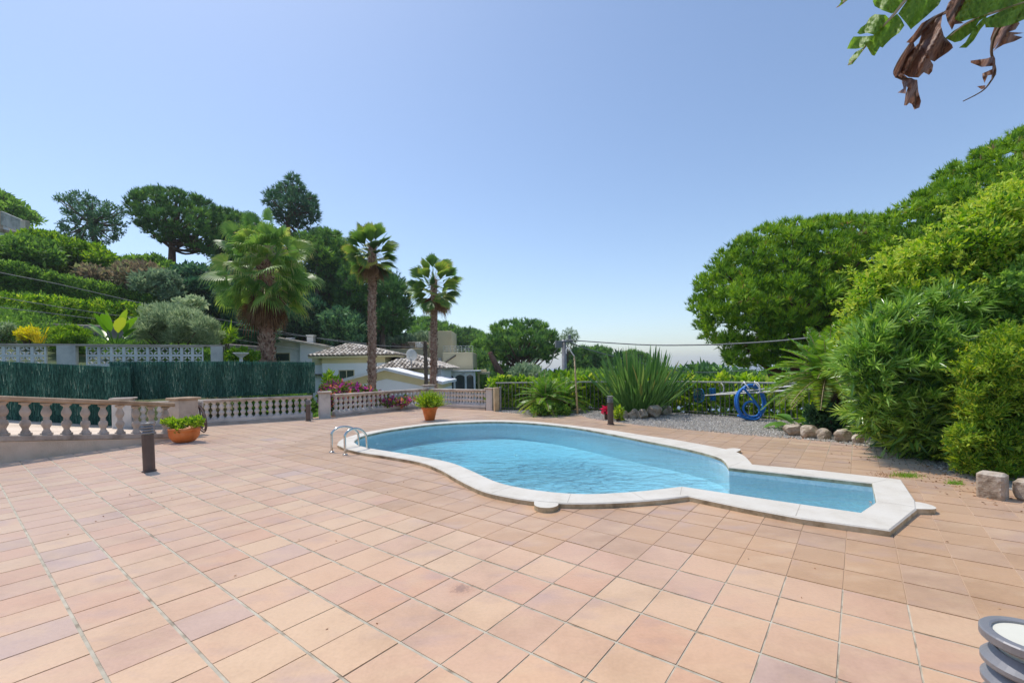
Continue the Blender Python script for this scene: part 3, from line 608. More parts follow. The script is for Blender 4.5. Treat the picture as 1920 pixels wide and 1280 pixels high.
# ladder
fa1, fb1 = G(622, 848), G(647, 853); ea, eb = G(673, 834, ZC), G(688, 839, ZC)
lad = thing("pool_ladder", (fa1 + fb1) / 2, "stainless steel pool ladder with two arched handrails at the narrow end of the pool", "pool ladder")
for f0, e0 in ((fa1, ea), (fb1, eb)):
    d = Vector((e0.x - f0.x, e0.y - f0.y, 0)); ln = d.length; d.normalize(); hh = .49
    pts = [f0 + Vector((0, 0, -.01)), f0 + Vector((0, 0, .16)), f0 + Vector((0, 0, .30))]
    for i in range(1, 10):
        a = math.pi * i / 10; pts.append(f0 + d * (ln * .5 - ln * .5 * math.cos(a)) + Vector((0, 0, .30 + .17 * math.sin(a) - .10 * i / 10)))
    e = f0 + d * ln; pts += [e + Vector((0, 0, .14)), e + d * .02 + Vector((0, 0, -.1)), e + d * .02 + Vector((0, 0, -.28))]
    b = MB(); b.add(*tube(catmull(pts, 4), .019, 12)); h = b.build("handrail", MT['steel'], lad, True)
    b = MB(); b.add(*lathe([(.0, .0), (.045, .0), (.042, .014), (.024, .02), (.0, .02)], 20, (f0.x, f0.y, .004))); b.build("foot_flange", MT['steel'], lad, True)
b = MB(); b.add(*box(((ea.x + eb.x) / 2 + .03, (ea.y + eb.y) / 2 + .03, -.26), (.46, .1, .03), math.atan2(eb.y - ea.y, eb.x - ea.x))); b.build("step", MT['steel'], lad)
#PART3
# ------------------------------------------------------------------ balustrades
BP = [(.085,0),(.085,.035),(.06,.045),(.062,.06),(.045,.085),(.04,.11),(.05,.14),(.068,.18),(.07,.21),(.058,.25),(.038,.275),(.036,.285),(.05,.295),(.036,.305),(.042,.33),(.062,.365),(.07,.40),(.066,.43),(.048,.475),(.038,.51),(.042,.53),(.06,.545),(.075,.555),(.075,.58)]
def baluster_mesh(h=.58, mat='concrete', sc=1.0):
    b = MB(); b.add(*lathe([(r * sc, z * h / .58) for r, z in BP], 14)); o = b.build("baluster", MT[mat], None, True); me = o.data; bpy.data.objects.remove(o); return me
def balustrade(label, p0, p1, z0, z1, n, h=.55, base=.10, plinth=.0, group=None, mat='concrete', rail='concrete', piers=(), bmesh_=None, w=.2, railh=.075, t0=None, t1=None):
    """p0,p1 xy ends; z0,z1 height of the underside of the bottom rail"""
    a = Vector((p0[0], p0[1], z0)); b_ = Vector((p1[0], p1[1], z1)); d = b_ - a
    t = thing("balustrade", (a.x, a.y, 0), label, "balustrade", group)
    m_ = MB(); m_.add(*sweep([a, b_], rsec(w, base, .012))); m_.build("bottom_rail", MT[mat], t)
    m_ = MB(); off = Vector((0, 0, base + h)); m_.add(*sweep([a + off, b_ + off], [(-w*.42,0),(w*.42,0),(w*.5,.02),(w*.5,railh-.015),(w*.42,railh),(-w*.42,railh),(-w*.5,railh-.015),(-w*.5,.02)])); m_.build("top_rail", MT[rail], t)
    me = bmesh_ or baluster_mesh(h, mat)
    for i in range(n):
        f = (i + .5) / n; o = bpy.data.objects.new("baluster", me); COL.objects.link(o); o.parent = t
        p = a.lerp(b_, f); o.location = (p.x - t.location.x, p.y - t.location.y, p.z + base - .003 - t.location.z)
    for (x, y, zb, zt, sz) in piers:
        rz = math.atan2(d.y, d.x); pb = MB(); pb.add(*box((x, y, zb), (sz, sz, zt - zb - .055), rz, .01)); po = pb.build("pillar", MT[mat], t)
        cb_ = MB(); cb_.add(*box((x, y, zt - .052), (sz + .09, sz + .09, .05), rz, .012)); cb_.build("capstone", MT[rail], po if False else t)
    return t
me_far = baluster_mesh(.46, 'concrete_l')
def g2(x, y): p = G(x, y); return (p.x, p.y)
# sloping balustrade along the ramp
pA, pB = Vector((-8.42, 7.25)), Vector((-7.32, 9.55)); dA = (pB - pA).normalized(); pS = pA - dA * 1.9
slope = (.045 - .36) / (pB - pA).length
zS = .36 - slope * 1.9
balustrade("weathered concrete balustrade with a sloping handrail climbing to the left beside the ramp", pS, pB, zS, .045, 17, .56, .10, mat='concrete', rail='rail', piers=[(-7.42, 10.02, 0, .88, .40)], w=.22, railh=.09)
rw = thing("ramp_wall", (pA.x, pA.y, 0), "low sandy rendered wall under the sloping balustrade, tapering to the right", "low wall")
m_ = MB(); nrm = Vector((dA.y, -dA.x)) * .09
q0, q1 = pS - dA * .3, pB + dA * .0
V = [(q0.x + nrm.x, q0.y + nrm.y, -.05), (q1.x + nrm.x, q1.y + nrm.y, -.05), (q1.x + nrm.x, q1.y + nrm.y, .043), (q0.x + nrm.x, q0.y + nrm.y, zS - slope * .3 - .002)]
V += [(x - 2 * nrm.x, y - 2 * nrm.y, z) for x, y, z in V]
m_.add(V, [(0,1,2,3), (4,7,6,5), (0,4,5,1), (1,5,6,2), (2,6,7,3), (3,7,4,0)]); m_.build("rendered_face", MT['render_wall'], rw)
# ramp surface
m_ = MB(); m_.add([(-7.5, 9.6, .02), (-8.5, 7.3, .37), (-9.6, 5.0, .72), (-13.5, 5.5, .8), (-13.5, 11.4, .45), (-9.9, 11.5, .05)], [(0, 5, 4, 3, 2, 1)][:1]); tag(m_.build("ramp", MT['render_wall']), kind="structure")
# far balustrades
L0, L1 = g2(240, 806), g2(601, 784)
Lp = Vector(L0); Lq = Vector(L1)
balustrade("long pale balustrade behind the terrace, below the green screen, ending at the square pillar", (-9.72, 11.3), (-6.0, 13.3), .07, .07, 25, .46, .10, group="concrete balustrades on the far side of the terrace", mat='concrete_l', rail='concrete', piers=[(-9.85, 11.25, 0, .84, .38), (-5.72, 13.5, -.02, .80, .32)], bmesh_=me_far, w=.2)
balustrade("balustrade in front of the bougainvillea, between the square pillar and the terracotta pot", (-5.5, 13.62), (-3.22, 16.55), .07, .07, 22, .46, .10, group="concrete balustrades on the far side of the terrace", mat='concrete_l', rail='concrete', bmesh_=me_far, w=.2)
balustrade("balustrade with closely set balusters right of the terracotta pot, ending at the iron fence", (-3.1, 16.6), (-.86, 15.02), .08, .08, 20, .44, .10, group="concrete balustrades on the far side of the terrace", mat='concrete_l', rail='concrete', piers=[(-3.15, 16.75, 0, .84, .3), (-.72, 14.95, 0, .76, .26)], bmesh_=me_far, w=.2)
for nm, p0, p1 in (("plinth", (-9.72, 11.3), (-6.0, 13.3)), ("plinth", (-5.5, 13.62), (-3.22, 16.55)), ("plinth", (-3.1, 16.6), (-.86, 15.02))):
    m_ = MB(); m_.add(*sweep([Vector((*p0, -.05)), Vector((*p1, -.05))], rsec(.26, .118, .01))); o = m_.build("kerb", MT['concrete']); tag(o, kind="structure")
# small timber box at the end pillar
t = thing("wooden_post", G(932, 770), "short pale timber post standing against the end pillar of the balustrade", "post")
m_ = MB(); p = G(931, 771); m_.add(*box((p.x, p.y, 0), (.16, .14, .78), .3)); m_.build("post_body", MT['bamboo'], t)
m_ = MB(); m_.add(*box((p.x + .13, p.y - .02, 0), (.05, .05, .80), .3)); m_.build("metal_stake", MT['metal_grey'], t)

# ------------------------------------------------------------------ green screening
def screen(name, label, pts, group):
    """pts: (x, y, zb, zt) along the fence"""
    t = thing(name, (pts[0][0], pts[0][1], pts[0][2]), label, "screen fence", group); rg = np.random.default_rng(len(pts) * 7 + int(abs(pts[0][0]) * 10)); m_ = MB()
    b2 = MB()
    for a, b in zip(pts[:-1], pts[1:]):
        L = math.hypot(b[0] - a[0], b[1] - a[1]); A = np.array(a); B = np.array(b); d = (B - A)[:2] / L; nrm = np.array([d[1], -d[0]])
        b2.add([(a[0], a[1], a[2]), (b[0], b[1], b[2]), (b[0], b[1], b[3] - .03), (a[0], a[1], a[3] - .03)], [(0, 1, 2, 3)], .1)
        n = int(L * 2600); f = rg.uniform(0, 1, n); s = rg.uniform(0, 1, n)
        x = A[0] + (B[0] - A[0]) * f; y = A[1] + (B[1] - A[1]) * f; zb = A[2] + (B[2] - A[2]) * f; zt = A[3] + (B[3] - A[3]) * f
        ln = rg.uniform(.08, .26, n); z = zb + (zt - zb - .1) * s + rg.normal(0, .02, n); o = rg.uniform(.0, .05, n)
        P = np.stack([x + nrm[0] * o, y + nrm[1] * o, z], 1); D = unit(np.stack([rg.normal(0, .07, n), rg.normal(0, .07, n), np.ones(n)], 1)); ln = np.minimum(ln, zt + rg.uniform(-.01, .05, n) - z)
        blades(m_, P, D, ln, .011, np.clip(rg.normal(.4, .25, n) + .15 * np.sin(f * L * 9), 0, 1))
    bk = b2.build("backing_net", MT['screenback'], t); sol = bk.modifiers.new("s", 'SOLIDIFY'); sol.thickness = .03; m_.build("bristles", MT['screen'], t)
    pb = MB(); A, B = pts[0], pts[-1]
    return t
MT['screen'] = leafmat("green_bristles", [(.022, .08, .065), (.045, .15, .12), (.12, .27, .21), (.36, .48, .38)], .15, .5, .3, pos=[0, .5, .85, 1])
MT['screenback'] = surf("green_net", [(.012, .06, .048), (.025, .11, .085)], 20, .9)
sA = W(203, 676, 11.9); sB = W(590, 677, 13.6)
screen("screen_fence", "green artificial hedge screen fixed above the long pale balustrade", [(sA.x, 11.95, .72, sA.z), (-8.2, 12.6, .74, W(350, 677, 12.6).z), (sB.x, 13.6, .76, sB.z)], "green artificial hedge screens")
sC = W(0, 675, 10.9); sD = W(222, 687, 11.5)
screen("screen_fence", "green artificial hedge screen behind the ramp on the left, lower than its neighbour", [(-15.5, 10.2, .2, W(0, 675, 10.9).z + .22), (sC.x, 10.9, .1, sC.z), (sD.x + .2, 11.62, .05, sD.z)], "green artificial hedge screens")

# ------------------------------------------------------------------ breeze block wall
bw0, bw1 = W(0, 643, 13.2), W(418, 650, 16.0); bw0 = Vector((-17.5, 12.2, bw0.z)); ztop = 2.42
t = thing("garden_wall", (bw0.x, bw0.y, 0), "white openwork breeze block garden wall with grey pillars above the green screens", "garden wall")
d = Vector((bw1.x - bw0.x, bw1.y - bw0.y)); Lw = d.length; d.normalize(); nr = Vector((d.y, -d.x))
def wp(s, z, o=0): return (bw0.x + d.x * s + nr.x * o, bw0.y + d.y * s + nr.y * o, z)
def wbox(mb, s0, s1, z0, z1, w):
    V = [wp(s, z, o) for z in (z0, z1) for s, o in ((s0, -w / 2), (s1, -w / 2), (s1, w / 2), (s0, w / 2))]
    mb.add(V, [(0, 3, 2, 1), (4, 5, 6, 7), (0, 1, 5, 4), (1, 2, 6, 5), (2, 3, 7, 6), (3, 0, 4, 7)])
m_ = MB(); wbox(m_, -.1, Lw + .1, -1, 1.44, .24); m_.build("retaining_wall", MT['concrete_l'], t)
m_ = MB(); wbox(m_, -.1, Lw + .06, ztop - .06, ztop, .24); m_.build("coping_slab", MT['concrete'], t)
psx = [Lw - .18, (Vector((W(148, 660, 14.6).x, 14.35)) - Vector((bw0.x, bw0.y))).length]
for s in psx:
    m_ = MB(); wbox(m_, s - (.22 if s < Lw - 1 else .18), s + (.22 if s < Lw - 1 else .18), 1.4, ztop - .061, .26); m_.build("pillar", MT['concrete_l'], t)
m_ = MB(); cw = .31; ncell = int(Lw / cw); cc = 0
for i in range(ncell):
    s = i * cw + .03
    if any(abs(s + cw / 2 - p) < .34 for p in psx): continue
    for k in range(3):
        z = 1.44 + k * .308; w_ = .035
        if z > ztop - .1: continue
        wbox(m_, s, s + w_, z, z + .3, .12); wbox(m_, s + cw - w_, s + cw - .002, z, z + .3, .12); wbox(m_, s + w_, s + cw - w_, z, z + w_, .118); wbox(m_, s + w_, s + cw - w_, z + .3 - w_, z + .3, .118)
        # curved arms: four quarter arcs bulging towards the centre
        cx_, cz_ = s + cw / 2, z + .15
        for sx_, sz_ in ((-1, -1), (1, -1), (1, 1), (-1, 1)):
            q = []
            for a in range(6):
                th_ = a / 5 * math.pi / 2; q.append((cx_ + sx_ * (cw / 2 - .02 - .105 * math.sin(th_)), cz_ + sz_ * (.15 - .02 - .105 * math.cos(th_))))
            V = []
            for (xs, zs) in q:
                for ow in (-.055, .055):
                    V.append(wp(xs, zs, ow)); V.append(wp(xs + (cx_ - xs) * .3, zs + (cz_ - zs) * .3, ow))
            F = []
            for a in range(5): b0 = a * 4; F += [(b0, b0 + 4, b0 + 5, b0 + 1), (b0 + 2, b0 + 3, b0 + 7, b0 + 6), (b0, b0 + 2, b0 + 6, b0 + 4), (b0 + 1, b0 + 5, b0 + 7, b0 + 3)]
            m_.add(V, F)
m_.build("breeze_blocks", MT['white_block'], t)

# ------------------------------------------------------------------ iron fence
FL = [(-.55, 14.75), (1.75, 14.3), (3.2, 13.75), (4.75, 12.86), (5.68, 11.85), (6.6, 10.6), (8.1, 9.0)]
def fence(label, pts, npk):
    t = thing("iron_fence", (pts[0][0], pts[0][1], 0), label, "fence", "iron fence runs")
    top = [Vector((x, y, .90)) for x, y in pts]; m_ = MB(); m_.add(*sweep(top, rsec(.05, .04, .006))); m_.build("top_rail", MT['fence_rail'], t)
    m_ = MB(); m_.add(*sweep([p - Vector((0, 0, .82)) for p in top], rsec(.03, .02, .004))); m_.build("bottom_rail", MT['fence_metal'], t)
    b = MB(); b.add(*box((0, 0, -.02), (.018, .018, .92), 0, .002)); o = b.build("picket", MT['fence_metal']); me = o.data; bpy.data.objects.remove(o)
    seg = [(a, c, math.dist(a, c)) for a, c in zip(pts[:-1], pts[1:])]; T = sum(s[2] for s in seg)
    for i in range(npk):
        s = (i + .5) / npk * T
        for a, c, l in seg:
            if s <= l: break
            s -= l
        x, y = a[0] + (c[0] - a[0]) * s / l, a[1] + (c[1] - a[1]) * s / l
        o = bpy.data.objects.new("picket", me); COL.objects.link(o); o.parent = t; o.location = (x - pts[0][0], y - pts[0][1], 0); o.rotation_euler = (0, 0, math.atan2(c[1] - a[1], c[0] - a[0]))
fence("low iron railing behind the small cycads, between the end pillar and the strap-leaved clump", FL[:3], 32)
fence("low iron railing where the blue hose hangs, right of the strap-leaved clump", FL[2:], 56)

# ------------------------------------------------------------------ bollards
def bollard_proto():
    t = thing("bollard_light", (0, 0, 0), "", "bollard light", "bronze bollard lights around the pool terrace"); h = .78
    b = MB(); b.add(*lathe([(.0, 0), (.098, 0), (.098, .02), (.08, .025), (.08, .58), (.083, .583), (.083, .595), (.0, .595)], 32)); b.build("post", MT['metal_dark'], t, False)
    b = MB(); b.add(*lathe([(.0, .594), (.058, .594), (.058, .765), (.0, .765)], 28)); b.build("diffuser", MT['diffuser'], t, True)
    for k in range(3):
        z = .612 + k * .045; b = MB(); n = 36
        prof = [(.06, z + .030), (.083, z), (.086, z + .004), (.086, z + .013), (.064, z + .038), (.06, z + .036)]
        V = [(r * math.cos(2 * math.pi * q / n), r * math.sin(2 * math.pi * q / n), zz) for r, zz in prof for q in range(n)]; np_ = len(prof)
        b.add(V, [(i * n + q, i * n + (q + 1) % n, ((i + 1) % np_) * n + (q + 1) % n, ((i + 1) % np_) * n + q) for i in range(np_) for q in range(n)]); b.build("louvre_ring", MT['metal_grey'], t, False)
    b = MB(); n = 40; prof = [(.066, h - .012), (.066, h - .001), (.07, h + .001), (.084, h), (.087, h - .003), (.087, h - .018), (.083, h - .022), (.06, h - .024)]
    V = [(r * math.cos(2 * math.pi * q / n), r * math.sin(2 * math.pi * q / n), zz) for r, zz in prof for q in range(n)]; np_ = len(prof)
    b.add(V, [(i * n + q, i * n + (q + 1) % n, ((i + 1) % np_) * n + (q + 1) % n, ((i + 1) % np_) * n + q) for i in range(np_) for q in range(n)]); b.build("rim", MT['metal_grey'], t, False)
    b = MB(); b.add(*lathe([(0, h - .014), (.0665, h - .014), (.0665, h - .006), (0, h - .006)], 40)); b.build("lens", MT['diffuser'], t, False)
    return t
bp_ = bollard_proto()
def dup(root, loc, label, sc=1.0, rot=(0, 0, 0)):
    r = root.copy(); COL.objects.link(r); r.location = loc; r["label"] = label; r.scale = (sc, sc, sc); r.rotation_euler = rot
    for c in root.children:
        k = c.copy(); COL.objects.link(k); k.parent = r
    return r
b0 = G(280, 884); bp_.location = (b0.x, b0.y, .004); bp_["label"] = "bronze bollard light on the tiles in front of the sloping balustrade"; bp_.rotation_euler = (0, R(-1.5), 0)
b1 = G(1145, 796); dup(bp_, (b1.x, b1.y, .004), "bronze bollard light at the edge of the gravel, beside the rocks of the strap-leaved clump", .88)
b2 = G(578, 789); dup(bp_, (b2.x, b2.y, .004), "small bollard light against the long pale balustrade, left of the square pillar", .78); bp_.scale = (.9, .9, .9)
bd = 0.985; dup(bp_, (1.148, bd, .004), "bollard light cut off by the picture edge, seen from above with its cream top lens")

# ------------------------------------------------------------------ pots and hose reel
def pot(label, c, prof, bmat='terracotta'):
    t = thing("terracotta_pot", c, label, "plant pot", "terracotta pots with plants"); b = MB(); b.add(*lathe(prof, 36, tuple(c))); b.build("pot", MT[bmat], t, True); return t
c = G(346, 829); c.z = .004
p1_ = pot("wide terracotta bowl by the pillar with a low bright green plant", c, [(0, 0), (.13, 0), (.19, .03), (.255, .12), (.27, .19), (.265, .235), (.275, .24), (.275, .30), (.25, .305), (.24, .27), (0, .26)])
b = MB(); cl = [(Vector((c.x + rng.normal(0, .17), c.y + rng.normal(0, .12), .34 + rng.uniform(0, .08))), rng.uniform(.09, .14)) for _ in range(16)]; cl += [(Vector((c.x - .27, c.y, .42)), .1), (Vector((c.x - .36, c.y - .05, .42)), .06), (Vector((c.x + .2, c.y + .05, .44)), .11), (Vector((c.x + .05, c.y - .2, .27)), .09)]
foliage(b, cl, 'broad', .055, .028, 1.6, .7, .8, .9, .62); b.build("plant", MT['bright'], p1_)
c = G(806, 788); c.z = .004
p2_ = pot("tapered terracotta pot with a spiky yellow-green shrub, standing past the far end of the pool", c, [(0, 0), (.12, 0), (.13, .01), (.2, .30), (.205, .31), (.225, .315), (.225, .375), (.205, .378), (.195, .34), (0, .33)])
b = MB(); rg = np.random.default_rng(5); n = 420; P0 = np.array(c) + np.stack([rg.normal(0, .07, n), rg.normal(0, .07, n), np.full(n, .33)], 1); th = rg.uniform(0, 6.28, n); el = rg.uniform(.15, 1.5, n) ** .8
D = unit(np.stack([np.cos(th) * np.cos(el), np.sin(th) * np.cos(el), np.sin(el)], 1)); Ls = rg.uniform(.28, .5, n)
for q in range(9):
    f = .3 + q * .085; blades(b, P0 + D * (Ls * f)[:, None], unit(D + rg.normal(0, .45, (n, 3))), .085, .022, np.clip(rg.normal(.6, .22, n), 0, 1))
blades(b, P0, D, Ls, .012, .3); b.build("plant", MT['yellowgreen'] if 'yellowgreen' in MT else MT['bright'], p2_)
# coiled old hose hanging beside the pillar
hb = W(375, 757, 10.35); t = thing("hose_coil", (hb.x, hb.y, 0), "tangled old brown garden hose hanging from a bracket beside the pillar", "garden hose")
b = MB(); b.add(*box((hb.x, hb.y, hb.z - .08), (.12, .08, .14), .4)); b.build("bracket", MT['concrete_l'], t)
b = MB(); rg = np.random.default_rng(9)
for k in range(6):
    w_ = rg.uniform(.08, .2); dx = rg.normal(.02, .04); pts = []
    zt, zb = hb.z - .02, .06 + .05 * k
    for i in range(18):
        a = 2 * math.pi * i / 18; s = (1 - math.cos(a)) / 2
        pts.append(Vector((hb.x + dx * s + .1 * s + w_ * math.sin(a) * (.3 + .7 * s), hb.y - .08 - .03 * k * .5 + .05 * math.sin(a * 2), zt - (zt - zb) * s)))
    b.add(*tube(catmull(pts + [pts[0]], 3), .016, 7))
b.build("hose", MT['greyhose'], t, True)
# blue hose
hc = G(1407, 789); Yh = hc.y + .05; ctr = W(1407, 756, Yh)
t = thing("pool_hose", (hc.x, hc.y, 0), "coiled blue pool vacuum hose hung on the iron fence", "pool hose")
b = MB(); pts = []; rg = np.random.default_rng(2)
cz = ctr.z - .0
for i in range(4 * 24 + 1):
    a = 2 * math.pi * i / 24 + 1.2; k = i / 24; rx, rz_ = .33 + .025 * math.sin(k * 2.3), .41 + .02 * math.cos(k * 3.1)
    pts.append(Vector((ctr.x + rx * math.cos(a), Yh + .03 * (k - 2) * .8 + .02 * math.sin(a * 3), cz + .03 + rz_ * math.sin(a))))
b.add(*tube(pts, .027, 9))
pts = [(ctr.x + .30, cz - .12), (ctr.x + .18, cz - .28), (ctr.x - .05, cz - .32), (ctr.x - .2, cz - .15), (ctr.x - .15, cz + .0), (ctr.x + .0, cz + .05), (ctr.x + .15, cz - .05), (ctr.x + .2, cz - .2), (ctr.x + .1, cz - .33)]
b.add(*tube(catmull([Vector((x, Yh - .05, z)) for x, z in pts], 5), .027, 9))
pts = [(ctr.x - .2, cz + .38), (ctr.x - .05, cz + .2), (ctr.x + .1, cz - .0), (ctr.x + .22, cz - .25), (ctr.x + .1, cz - .38), (ctr.x - .15, cz - .36), (ctr.x - .36, cz - .28)]
b.add(*tube(catmull([Vector((x, Yh - .08, z)) for x, z in pts], 5), .027, 9)); b.build("hose", MT['blue_hose'], t, True)
for x in (-.12, .14):
    b = MB(); b.add(*tube(catmull([Vector((ctr.x + x, Yh + .05, cz + .54)), Vector((ctr.x + x - .03, Yh - .04, cz + .5)), Vector((ctr.x + x + .02, Yh - .12, cz + .38)), Vector((ctr.x + x + .05, Yh - .1, cz + .3))], 4), .014, 6)); b.build("hook", MT['white_pole'], t, True)
# telescopic poles with brush and net heads hanging on the railing
def pole(label, a, b_, head):
    a, b_ = Vector(a), Vector(b_); t = thing("pool_pole", a, label, "pool pole", "white poles hung on the iron fence"); m_ = MB(); m_.add(*tube([a, a.lerp(b_, .5)], .016, 10)); m_.add(*tube([a.lerp(b_, .49), b_], .020, 10)); m_.build("pole", MT['white_pole'], t, True)
    d = (b_ - a).normalized()
    if head == 'net':
        m_ = MB(); pts = [a - d * (.02), a - d * .1 + Vector((0, 0, .17)), a - d * .34 + Vector((0, 0, .17)), a - d * .38 + Vector((0, 0, -.02)), a - d * .3 + Vector((0, 0, -.17)), a - d * .08 + Vector((0, 0, -.15))]
        m_.add(*tube(catmull(pts + [pts[0]], 4), .012, 6)); m_.build("net_frame", MT['blue_plastic'], t, True)
        n_ = MB()
        for q in range(11):
            n_.add(*tube([a - d * (.06 + q * .028) + Vector((0, .005, .15)), a - d * (.06 + q * .028) + Vector((0, .03, -.15))], .0025, 4)); n_.add(*tube([a - d * .06 + Vector((0, .005, .14 - q * .028)), a - d * .35 + Vector((0, .02, .14 - q * .028))], .0025, 4))
        n_.build("net", MT['blue_plastic'], t)
    else:
        m_ = MB(); m_.add(*box((a.x, a.y, a.z - .17), (.1, .06, .34), .2)); m_.add(*box((a.x - .03, a.y, a.z - .15), (.05, .1, .30), .2)); m_.build("brush_head", MT['blue_plastic'], t)
        m_ = MB(); rg = np.random.default_rng(1); n = 260; P = np.stack([a.x - .05 + rg.normal(0, .01, n), a.y + rg.normal(0, .03, n), a.z + rg.uniform(-.17, .17, n)], 1); blades(m_, P, unit(np.stack([-np.ones(n), rg.normal(0, .1, n), rg.normal(0, .15, n)], 1)), .06, .008, .5); m_.build("bristles", MT['blue_plastic'], t)
pole("white telescopic pole with a blue brush head, upper of two on the iron fence", W(1338, 739, 12.05), W(1600, 711, 8.9), 'brush')
pole("white telescopic pole with a blue leaf net, lower of two on the iron fence", W(1322, 741, 12.2), W(1560, 727, 9.2), 'net')
for i, x in enumerate((1352, 1395, 1419)):
    q = W(x, 727, 12.0 - i * .65); t = thing("pole_hook", q, ["white plastic hook on the fence rail nearest the brush head", "white plastic hook on the fence rail above the left side of the blue hose", "white plastic hook on the fence rail above the right side of the blue hose"][i], "hook", "white hooks on the fence rail")
    m_ = MB(); m_.add(*tube(catmull([q + Vector((-.02, .1, .05)), q + Vector((0, .02, .13)), q + Vector((.03, -.07, .05)), q + Vector((.03, -.06, -.1)), q + Vector((-.05, -.05, -.12))], 5), .014, 6)); m_.build("hook", MT['white_pole'], t, True)
# bamboo pole by the cycads
bpb = G(1083, 777); t = thing("bamboo_pole", bpb, "thin bamboo cane standing in the gravel with a bent white tube at its top", "pole")
m_ = MB(); tp = W(1077, 668, bpb.y); m_.add(*tube([bpb - Vector((0, 0, .1)), bpb.lerp(tp, .5), tp], [.03, .026, .02], 8)); 
for k in range(9): q = bpb.lerp(tp, (k + .5) / 9); m_.add(*tube([q - Vector((0, 0, .012)), q + Vector((0, 0, .012))], .033, 8))
m_.build("cane", MT['bamboo'], t, True)
m_ = MB(); m_.add(*tube(catmull([tp, W(1070, 658, bpb.y), W(1066, 652, bpb.y), W(1062, 655, bpb.y), W(1062, 663, bpb.y)], 4), .018, 7)); m_.build("bent_tube", MT['white_pole'], t, True)
m_ = MB(); m_.add(*box((bpb.x, bpb.y, .14), (.2, .02, .03), 0)); m_.build("crosspiece", MT['bamboo'], t)

# ------------------------------------------------------------------ utility pole and cables
up0, up1 = W(1060, 735, 20), W(1057, 637, 20); up0.z = h1(up0.x, 20) - .2
t = thing("utility_pole", up0, "grey utility pole behind the iron fence carrying the overhead cable", "utility pole")
m_ = MB(); m_.add(*tube([up0, up1], [.13, .1], 12)); m_.build("mast", MT['metal_grey'], t, True)
m_ = MB(); m_.add(*box((up1.x + .15, 19.9, up1.z - .12), (.5, .1, .07), 0)); m_.add(*box((up1.x + .25, 19.9, up1.z - .02), (.12, .12, .22), 0)); m_.add(*box((up1.x - .25, 19.85, up1.z - .35), (.3, .16, .3), 0.3)); m_.build("bracket", MT['metal_grey'], t)
def cable(label, pts, r, grp=None, extra=()):
    t = thing("overhead_cable", pts[0], label, "cable", grp); m_ = MB(); m_.add(*tube(catmull(pts, 8), r, 6)); m_.build("wire", MT['cable'], t, True)
cable("thick overhead cable from the utility pole to the hedge on the right", [W(1062, 637, 19.9), W(1200, 646, 17.6), W(1310, 646.5, 15.6), W(1410, 642.5, 13.6), W(1500, 635, 11.6), W(1590, 623, 9.6), W(1720, 600, 7.6)], .022)
cable("thin cable sagging from the utility pole behind the strap-leaved clump", [W(1062, 639, 20), W(1110, 657, 24), W(1170, 672, 30), W(1290, 697, 38), W(1400, 694, 42), W(1520, 680, 46)], .03)
cable("cable dropping from the utility pole into the umbrella pine on its left", [W(1055, 645, 20), W(1040, 660, 21), W(1030, 685, 22), W(1000, 705, 24)], .02)
for i, (lab, pp) in enumerate((("uppermost of the thin wires crossing in front of the hillside hedges", [(-60,495,17),(0,511,17.5),(110,533,18.5),(250,565,20),(330,583,21),(450,606,23),(560,628,25),(680,645,28),(800,652,32)]),
    ("middle one of the thin wires crossing in front of the hillside hedges", [(-60,546,15.5),(0,557,16),(120,577,17),(240,594,18.5),(400,612,20.5),(520,625,23),(700,645,28)]),
    ("lowest of the thin wires, just above the white garden wall", [(-60,566,14.5),(0,576,15),(100,588,16),(240,606,17.5),(390,628,19.5),(560,655,22)]))):
    cable(lab, [W(*q) for q in pp], .012 if i else .016, "thin wires over the hillside garden")
